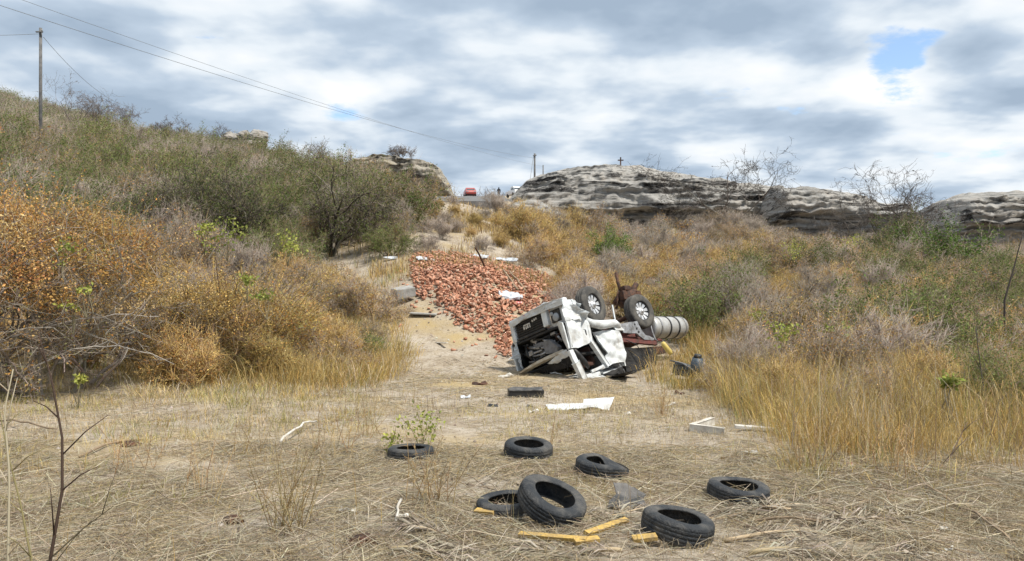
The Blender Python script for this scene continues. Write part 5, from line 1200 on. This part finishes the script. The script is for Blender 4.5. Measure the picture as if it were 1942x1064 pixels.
# ------------------------------------------------------------------ dry palm fronds and sticks in the foreground
def frond(a, b_, seed, label, nl=46, ll=.34, pal=((.38, .33, .26), (.46, .41, .33), (.30, .25, .19), (.25, .21, .16))):
    r = np.random.default_rng(seed); A_ = np.array(at(*a, .03)); B_ = np.array(at(*b_, .03)); L = np.linalg.norm(B_ - A_); t = np.linspace(0, 1, 14)
    P = A_[None] * (1 - t)[:, None] + B_[None] * t[:, None]; perp = np.array([-(B_ - A_)[1], (B_ - A_)[0], 0]) / L; P += perp[None] * (np.sin(t * 3.1) * .10 * L * r.uniform(-1, 1))[:, None]
    P[:, 2] = H(P[:, 0], P[:, 1]) + .03 + .03 * np.sin(t * 6 + seed)
    o = empty('dry_palm_frond', tuple(A_)); acc = Acc(); V, F = tube(P - A_, np.linspace(.018, .005, 14), 6); acc.add(V, F, (.42, .33, .21)); link('midrib', acc.mesh('midrib'), M['bark'], o)
    acc = Acc(); d = (B_ - A_) / L
    for s in (-1, 1):
        tt = r.uniform(.12, 1, nl); base = np.array([np.interp(tt, t, P[:, i]) for i in range(3)]).T
        dr_ = norm(d[None] * r.uniform(.5, 1.1, (nl, 1)) + s * perp[None] * r.uniform(.3, 1, (nl, 1)) + np.c_[np.zeros((nl, 2)), r.uniform(-.05, .25, nl)])
        ln = ll * r.uniform(.6, 1.2, nl)[:, None]; w = .0065 * r.uniform(.5, 1.5, nl)[:, None]; sd = norm(np.cross(dr_, np.array([[0, 0, 1.]])) + r.normal(size=(nl, 3)) * .4)
        mid = base + dr_ * ln * .5 + np.array([0, 0, .02]); tip = base + dr_ * ln + np.c_[r.normal(size=(nl, 2)) * .05, np.zeros(nl)]; tip[:, 2] = H(tip[:, 0], tip[:, 1]) + r.uniform(.01, .06, nl)
        V = np.stack([base - sd * w * .5, base + sd * w * .5, mid - sd * w, mid + sd * w, tip], 1).reshape(-1, 3) - A_; q = np.arange(nl)[:, None] * 5
        acc.add(V, np.concatenate([q + np.array([[0, 1, 3]]), q + np.array([[0, 3, 2]]), q + np.array([[2, 3, 4]])]), pick(pal, nl, .2))
    lf = link('leaflets', acc.mesh('leaflets'), M['grass'], o); lf['kind'] = 'stuff'
    return tag(o, label, 'palm frond')
for i, (a, b_, lab) in enumerate([((1340, 985), (1620, 965), 'dry palm frond lying behind the nearest tyre towards the right'), ((1370, 1030), (1660, 1012), 'dry palm frond right of the nearest tyre with a curved midrib'), ((1420, 1062), (1720, 1055), 'dry palm frond along the bottom edge right of the nearest tyre'),
                                  ((1180, 1060), (1000, 1055), 'dry palm frond under the yellow boards at the bottom edge'), ((1080, 985), (1250, 975), 'dry palm frond between the leaning tyre and the nearest tyre'), ((900, 1020), (760, 1010), 'dry palm frond left of the long yellow board'),
                                  ((1480, 1000), (1700, 985), 'dry palm frond at the right end of the frond litter'), ((700, 1050), (880, 1062), 'dry palm frond at the bottom edge left of the yellow boards'), ((1500, 975), (1330, 965), 'short dry palm frond just below the lone tyre')]):
    frond(a, b_, 300 + i, lab)
for a, b_, r, lab, mt in [((1722, 915), (1945, 1052), .014, 'long thin stick pointing to the lower right corner', 'wood'), ((530, 842), (600, 805), .018, 'pale curved stick in the dry grass left of the clearing', 'bone'), ((1420, 1000), (1560, 1003), .014, 'grey stick among the palm fronds', 'wood'), ((150, 870), (270, 838), .016, 'dark fallen branch in the grass at the left', 'wood'), ((-20, 800), (110, 822), .016, 'dark curved branch on the ground at the far left', 'wood'), ((760, 955), (752, 1000), .014, 'short pale stick under the dry weeds', 'bone')]:
    rod('stick', tuple(at(*a, .03)), tuple(at(*b_, .04)), r, M[mt], lab, 'stick', .05)

# ------------------------------------------------------------------ standing weeds and saplings in the foreground
def weed(px, py, n, h, spread, pal, label, name='dry_weed', nl=0, lpal=None, ls=.05, r=.004, group=None, lean=.25, seed=0):
    g = at(px, py); rr = np.random.default_rng(px + seed); o = empty(name, g); acc = Acc(); L = Acc()
    for _ in range(n):
        a = rr.uniform(0, 6.28); q = rr.uniform(0, spread); b0 = np.array([math.cos(a) * q, math.sin(a) * q, -.02]); d = np.array([rr.normal() * lean, rr.normal() * lean, 1.0]); d /= np.linalg.norm(d); hh = h * rr.uniform(.5, 1.1)
        P = [b0]
        for k in range(5): d = d + rr.normal(size=3) * .10; d /= np.linalg.norm(d); P.append(P[-1] + d * hh / 5)
        P = np.array(P); V, F = tube(P, np.linspace(r, r * .4, 6), 4, False); acc.add(V, F, pick(pal, 1)[0])
        for k in range(2, 6):
            for _2 in range(2):
                e_ = P[k] + norm(rr.normal(size=(1, 3)) + np.array([[0, 0, .8]]))[0] * hh * rr.uniform(.08, .25); V, F = spikes(P[k][None], e_[None], r * .6); acc.add(V, F, pick(pal, 1)[0])
        if nl:
            t = rr.uniform(.35, 1, nl); pp = np.array([np.interp(t * 5, range(6), P[:, i]) for i in range(3)]).T + rr.normal(size=(nl, 3)) * .05; V, F = leaves(pp, ls, .6); L.add(V, F, pick(lpal, nl, .2))
    link('stems', acc.mesh('stems'), M['bark'], o)
    if nl: link('leaves', L.mesh('leaves'), M['leaf'], o)
    return tag(o, label, 'plant', group)
for px, py, n, h, sp, lab in [(545, 1010, 34, .75, .18, 'dense clump of dry brown weed stalks at the lower left centre'), (815, 960, 26, .65, .22, 'clump of dry weed stalks left of the half-hidden tyre'), (640, 860, 14, .6, .3, 'thin dry weeds in the middle left of the clearing'),
                              (380, 940, 16, .6, .25, 'sparse dry weeds at the left of the foreground'), (250, 900, 14, .6, .3, 'sparse dry weeds below the tall vine-covered bush'), (700, 830, 12, .6, .25, 'thin dry weeds left of the screened tyre'), (1045, 850, 5, .55, .06, 'few thin stalks rising behind the far tyre'),
                              (1255, 790, 24, .55, .15, 'tuft of dry weeds right of the torn white panel'), (1530, 890, 26, .7, .25, 'pale weed clump at the front edge of the tall grass'), (1700, 905, 16, .7, .3, 'thin weeds at the front edge of the tall grass at right'), (460, 870, 10, .6, .25, 'thin dry weeds left of centre near the bushes'), (1245, 720, 22, .8, .2, 'yellowish grass tuft at the right foot of the cab')]:
    weed(px, py, n, h, sp, [(.40, .28, .13), (.34, .22, .10), (.48, .38, .22), (.28, .19, .10)], lab)
for px, py, n, h, nl, lab in [(800, 860, 5, .55, 34, 'slender plant with yellow-green leaves behind the screened tyre'), (745, 865, 3, .38, 26, 'small yellow-green sprig left of the screened tyre'), (1580, 690, 5, 1.3, 30, 'yellow-green leafy plant above the tall grass'), (1820, 760, 4, 1.1, 30, 'small yellow-green plant in the tall grass at right'), (1475, 640, 6, 1.5, 40, 'yellow-green leafy plant behind the tall grass, right of the tank')]:
    weed(px, py, n, h, .12, [(.25, .20, .10)], lab, 'leafy_weed', nl, LIME, .05 if py > 800 else .09, .005)
# yellow-green sprigs growing out of the left bushes
def sprig(px, py, d, s, n, lab, pal=LIME):
    g = pt(px, py, d); rr = np.random.default_rng(px); x0, y0 = g.x, g.y + .25; gz = g.z - .55; o = empty('leafy_sprig', (x0, y0, gz)); acc, L = Acc(), Acc(); top = .55
    for _ in range(4):
        q = np.array([rr.normal() * s * .6, rr.normal() * s * .6, top + rr.normal() * s * .6]); P = np.array([[0, 0, 0], q * .5 + rr.normal(size=3) * .1, q]); V, F = tube(P, [.012, .009, .004], 5, False); acc.add(V, F, (.22, .19, .12))
        p = q[None] + rr.normal(size=(n * 3, 3)) * s * np.array([.55, .55, .4]); V, F = leaves(p, .075, .65); L.add(V, F, pick(pal, n * 3, .2))
    link('stems', acc.mesh('stems'), M['bark'], o); link('leaves', L.mesh('leaves'), M['leaf'], o); return tag(o, lab, 'plant')
for px, py, d, s, n, lab in [(105, 478, 15.2, .16, 9, 'bright yellow-green sprig high in the tall vine-covered bush'), (150, 548, 15.0, .09, 4, 'small yellow-green leaves beside the pale bare branches'), (125, 580, 15.0, .08, 4, 'small yellow-green leaves below the other sprig on the bare branches'),
                             (425, 450, 18.6, .28, 14, 'pale yellow-green sprig on top of the rusty bush'), (380, 437, 18.8, .16, 10, 'light green sprig left of the yellow-green one above the rusty bush'), (462, 530, 18.4, .16, 10, 'green sprig in the middle of the rusty bush'), (500, 562, 18.4, .12, 8, 'small green sprig right of the middle sprig in the rusty bush'),
                             (540, 462, 19.5, .25, 12, 'yellow-green leaves on the crest of the scrub right of the rusty bush'), (135, 722, 14.2, .08, 8, 'small green leaves in the shade under the tall bush')]:
    sprig(px, py, d, s, n, lab)
for px, py, d, s, n, lab in [(1490, 622, 16.5, .22, 12, 'yellow-green sprig at the top of the tall grass, right of the fuel tank'), (1612, 632, 16.5, .16, 9, 'yellow-green sprig in the shrubs above the middle of the tall grass'), (1822, 732, 10.5, .09, 8, 'small yellow-green sprig low in the tall grass at right'), (1445, 600, 22, .2, 10, 'faint yellow-green sprig in the thicket above the fuel tank'), (1500, 480, 40, .4, 22, 'yellowish sprig high in the thicket below the rock shelf'), (1630, 462, 44, .4, 20, 'yellowish sprig in the thicket left of the large green bush')]:
    sprig(px, py, d, s, n, lab)
def sapling(pts, d, r, label, col, twigs=3):
    P = np.array([pt(px, py, d + .1 * i) for i, (px, py) in enumerate(pts)]); base = P[0].copy(); base[2] = h1(base[0], base[1]) ; P = np.vstack([[base[0], base[1], base[2] - .02], P[1:]]) if P[0][2] < base[2] else np.vstack([[base[0], base[1], base[2] - .02], P])
    t = np.linspace(0, len(P) - 1, 16); Q = np.array([np.interp(t, range(len(P)), P[:, i]) for i in range(3)]).T; o = empty('leafless_sapling', tuple(base)); acc = Acc()
    V, F = tube(Q - base, np.linspace(r, r * .35, 16), 6); acc.add(V, F, col); link('stem', acc.mesh('stem'), M['bark'], o)
    for k in np.linspace(4, 13, twigs).astype(int):
        acc = Acc(); e_ = Q[k] + np.array([RNG.uniform(-.3, .3), RNG.uniform(-.15, .15), RNG.uniform(.1, .35)]); V, F = tube(np.array([Q[k], (Q[k] + e_) / 2 + [0, 0, .02], e_]) - base, [r * .45, r * .35, r * .15], 5); acc.add(V, F, col); link('twig', acc.mesh('twig'), M['bark'], o)
    return tag(o, label, 'sapling')
sapling([(95, 1064), (118, 930), (118, 830), (98, 720), (72, 630)], 4.9, .012, 'dark leafless sapling rising at the lower left, tallest of its kind', (.07, .045, .035), 5)
sapling([(60, 1064), (40, 960), (15, 860), (-5, 760)], 4.6, .008, 'thin olive sapling leaning out of the left edge', (.20, .17, .08), 4)
sapling([(90, 1064), (160, 1000), (215, 960)], 4.7, .007, 'low slanting dark twig right of the tallest sapling', (.10, .08, .05), 2)
sapling([(15, 1064), (18, 900), (8, 780), (25, 700)], 4.5, .009, 'pale dry stalk at the extreme left edge', (.42, .36, .26), 4)
sapling([(1770, 915), (1800, 870), (1835, 800)], 8.6, .010, 'bare sapling slanting in the grass at the right', (.16, .12, .09), 3)
sapling([(1875, 800), (1860, 700), (1850, 620)], 12, .014, 'dark bare sapling in the tall grass near the right edge', (.08, .07, .06), 4)
sapling([(1905, 570), (1925, 500), (1940, 440)], 20, .03, 'dark bare trunk among the shrubs at the right edge', (.06, .05, .045), 3)

# ------------------------------------------------------------------ poles, wires, cross
def pole(px, ptop, d, r, label, base_py=None, arm=True):
    top = pt(px, ptop, d); gz = h1(top.x, top.y); o = empty('utility_pole', (top.x, top.y, gz)); hgt = top.z - gz
    bm = bmesh.new(); bm_tube(bm, [(0, 0, -.3), (0, 0, hgt * .5), (0, 0, hgt)], [r * 1.35, r * 1.15, r], 12); bm_obj('shaft', bm, M['pole'], o, True)
    if arm:
        bm = bmesh.new(); bm_box(bm, (0, -.16, hgt - .35), (.55, .10, .10)); bm_obj('bracket', bm, M['pole'], o, False, .01)
        bm = bmesh.new(); bm_tube(bm, [(.2, -.16, hgt - .3), (.2, -.16, hgt - .12)], [.05, .03], 8); bm_obj('insulator', bm, M['concrete'], o, True)
    return tag(o, label, 'utility pole')
pole(77, 53, 62, .105, 'tall grey utility pole on the hillside at the far left')
pole(1014, 291, 122, .13, 'grey utility pole behind the left shoulder of the domed rock')
pole(1030, 313, 150, .10, 'smaller distant utility pole right of the one behind the rock', None, False)
def wire(a, b_, sagm, r, label, n=40):
    A_, B_ = np.array(a), np.array(b_); t = np.linspace(0, 1, n)[:, None]; P = A_ * (1 - t) + B_ * t - np.array([[0, 0, 1.]]) * (4 * sagm * t * (1 - t)); bm = bmesh.new(); bm_tube(bm, P - A_, r, 5); o = bm_obj('power_line', bm, M['wire'], None, True); o.location = a; return tag(o, label, 'wire')
wire(pt(-220, -62, 30), pt(1014, 300, 122), .9, .013, 'lower of the two power lines crossing the upper left sky')
wire(pt(-160, -72, 36), pt(1030, 316, 150), .9, .012, 'upper of the two power lines crossing the upper left sky')
wire(pt(77, 64, 62), pt(-400, 40, 60), .5, .018, 'wire running left from the tall pole out of the photo')
wire(pt(82, 70, 62), pt(262, 205, 100), 1.3, .018, 'wire sagging from the tall pole down to the right')
wire(pt(1012, 294, 122), pt(1004, 350, 121), .0, .03, 'stay wire slanting down the pole behind the rock', 6)
g = pt(1177, 300, 87); o = empty('cross', (g.x, g.y, g.z - 1.1)); bm = bmesh.new(); bm_box(bm, (0, 0, .55), (.13, .13, 1.3)); bm_obj('post', bm, M['rust'], o, False, .015); bm = bmesh.new(); bm_box(bm, (0, -.012, .88), (.62, .12, .12)); bm_obj('crossbar', bm, M['rust'], o, False, .015); tag(o, 'small dark cross standing on top of the domed rock', 'cross')

# ------------------------------------------------------------------ far vehicles and a person on the crest
def car(px, d, rz, paint, label, cat='car', van=False):
    x = (px - CX) / FPX * d; o = empty('parked_car', (x, d, road_z(x, d)), rz); L, W = 4.0, 1.68
    side = [(-2.0, .35), (-1.98, .75), (-1.7, .95), (-1.25, 1.0), (-.75, 1.42), (.55, 1.46), (1.2, 1.0), (1.85, .88), (2.0, .6), (1.95, .32)] if not van else [(-2.1, .4), (-2.1, .95), (-.2, 1.0), (-.1, 1.6), (1.0, 1.6), (1.5, 1.05), (2.1, .95), (2.15, .4)]
    bm = bmesh.new(); a = [bm.verts.new((p, -W / 2 * (1 if z < 1.05 else .82), z)) for p, z in side]; c = [bm.verts.new((p, W / 2 * (1 if z < 1.05 else .82), z)) for p, z in side]
    bm.faces.new(a); bm.faces.new(c[::-1])
    for i in range(len(a)): j = (i + 1) % len(a); bm.faces.new((a[i], c[i], c[j], a[j]))
    bm_obj('body', bm, paint, o, False, .04)
    f = (1.15, 1.02), (.60, 1.40); r_ = (-1.22, 1.02), (-.80, 1.38)
    if van: f = (1.46, 1.1), (1.02, 1.52); r_ = (-.18, 1.1), (-.12, 1.5)
    for q, nm in ((f, 'windscreen'), (r_, 'rear_window')):
        bm = bmesh.new(); s = 1 if nm == 'windscreen' else -1
        bm_sheet(bm, [(q[0][0] + .03 * s, -.70, q[0][1]), (q[0][0] + .03 * s, .70, q[0][1]), (q[1][0] + .03 * s, .60, q[1][1]), (q[1][0] + .03 * s, -.60, q[1][1])], .02, 1); bm_obj(nm, bm, M['car_glass'], o)
    for s in (-1, 1):
        bm = bmesh.new(); y0, y1 = s * .80, s * .72; bm_sheet(bm, [(r_[0][0] + .1, y0, 1.04), (f[0][0] - .15, y0, 1.04), (f[1][0] - .05, y1, 1.36), (r_[1][0] + .05, y1, 1.36)], .03, 1); bm_obj('side_window', bm, M['car_glass'], o)
        bm = bmesh.new(); bm_box(bm, (1.93, s * .6, .72), (.12, .32, .14)); bm_obj('headlight', bm, M['glass'], o, False, .02)
        for xx in (-1.25, 1.25):
            bm = bmesh.new(); bmesh.ops.create_cone(bm, cap_ends=True, segments=18, radius1=.31, radius2=.31, depth=.2)
            for v in bm.verts: v.co = Vector((xx + v.co.x, s * .76 + v.co.z, .31 + v.co.y))
            bm_obj('wheel', bm, M['truck_tyre'], o, False, .02)
    return tag(o, label, cat)
car(891, 132, math.radians(-80), M['car_red'], 'small red car on the road at the crest')
car(977, 124, math.radians(-70), M['car_white'], 'white vehicle half hidden by the domed rock on the crest', 'vehicle', True)
def person(px, d, label):
    x = (px - CX) / FPX * d; z = h1(x, d) + .1; o = empty('person', (x, d, z))
    J = [((0, 0, .92), .15), ((0, 0, 1.15), .15), ((0, 0, 1.40), .17), ((0, 0, 1.50), .07), ((0, -.02, 1.62), .105), ((0, -.02, 1.72), .09), ((.19, 0, 1.40), .07), ((.25, 0, 1.13), .055), ((.22, -.08, .88), .045), ((-.19, 0, 1.40), .07), ((-.27, 0, 1.13), .055), ((-.24, -.08, .88), .045), ((.09, 0, .86), .10), ((.10, -.02, .47), .075), ((.10, 0, .08), .055), ((.10, -.14, .03), .04), ((-.09, 0, .86), .10), ((-.11, .02, .47), .075), ((-.12, 0, .08), .055), ((-.12, -.14, .03), .04)]
    E_ = [(0, 1), (1, 2), (2, 3), (3, 4), (4, 5), (2, 6), (6, 7), (7, 8), (2, 9), (9, 10), (10, 11), (0, 12), (12, 13), (13, 14), (14, 15), (0, 16), (16, 17), (17, 18), (18, 19)]
    me = bpy.data.meshes.new('body'); me.from_pydata([j[0] for j in J], E_, []); b = link('body', me, M['cloth_dark'], o)
    md = b.modifiers.new('skin', 'SKIN'); b.modifiers.new('sub', 'SUBSURF').levels = 1
    for i, j in enumerate(J): me.skin_vertices[0].data[i].radius = (j[1], j[1] * .85); me.skin_vertices[0].data[i].use_root = i == 0
    return tag(o, label, 'person')
person(946, 118, 'person in dark clothes standing at the edge of the road on the crest')
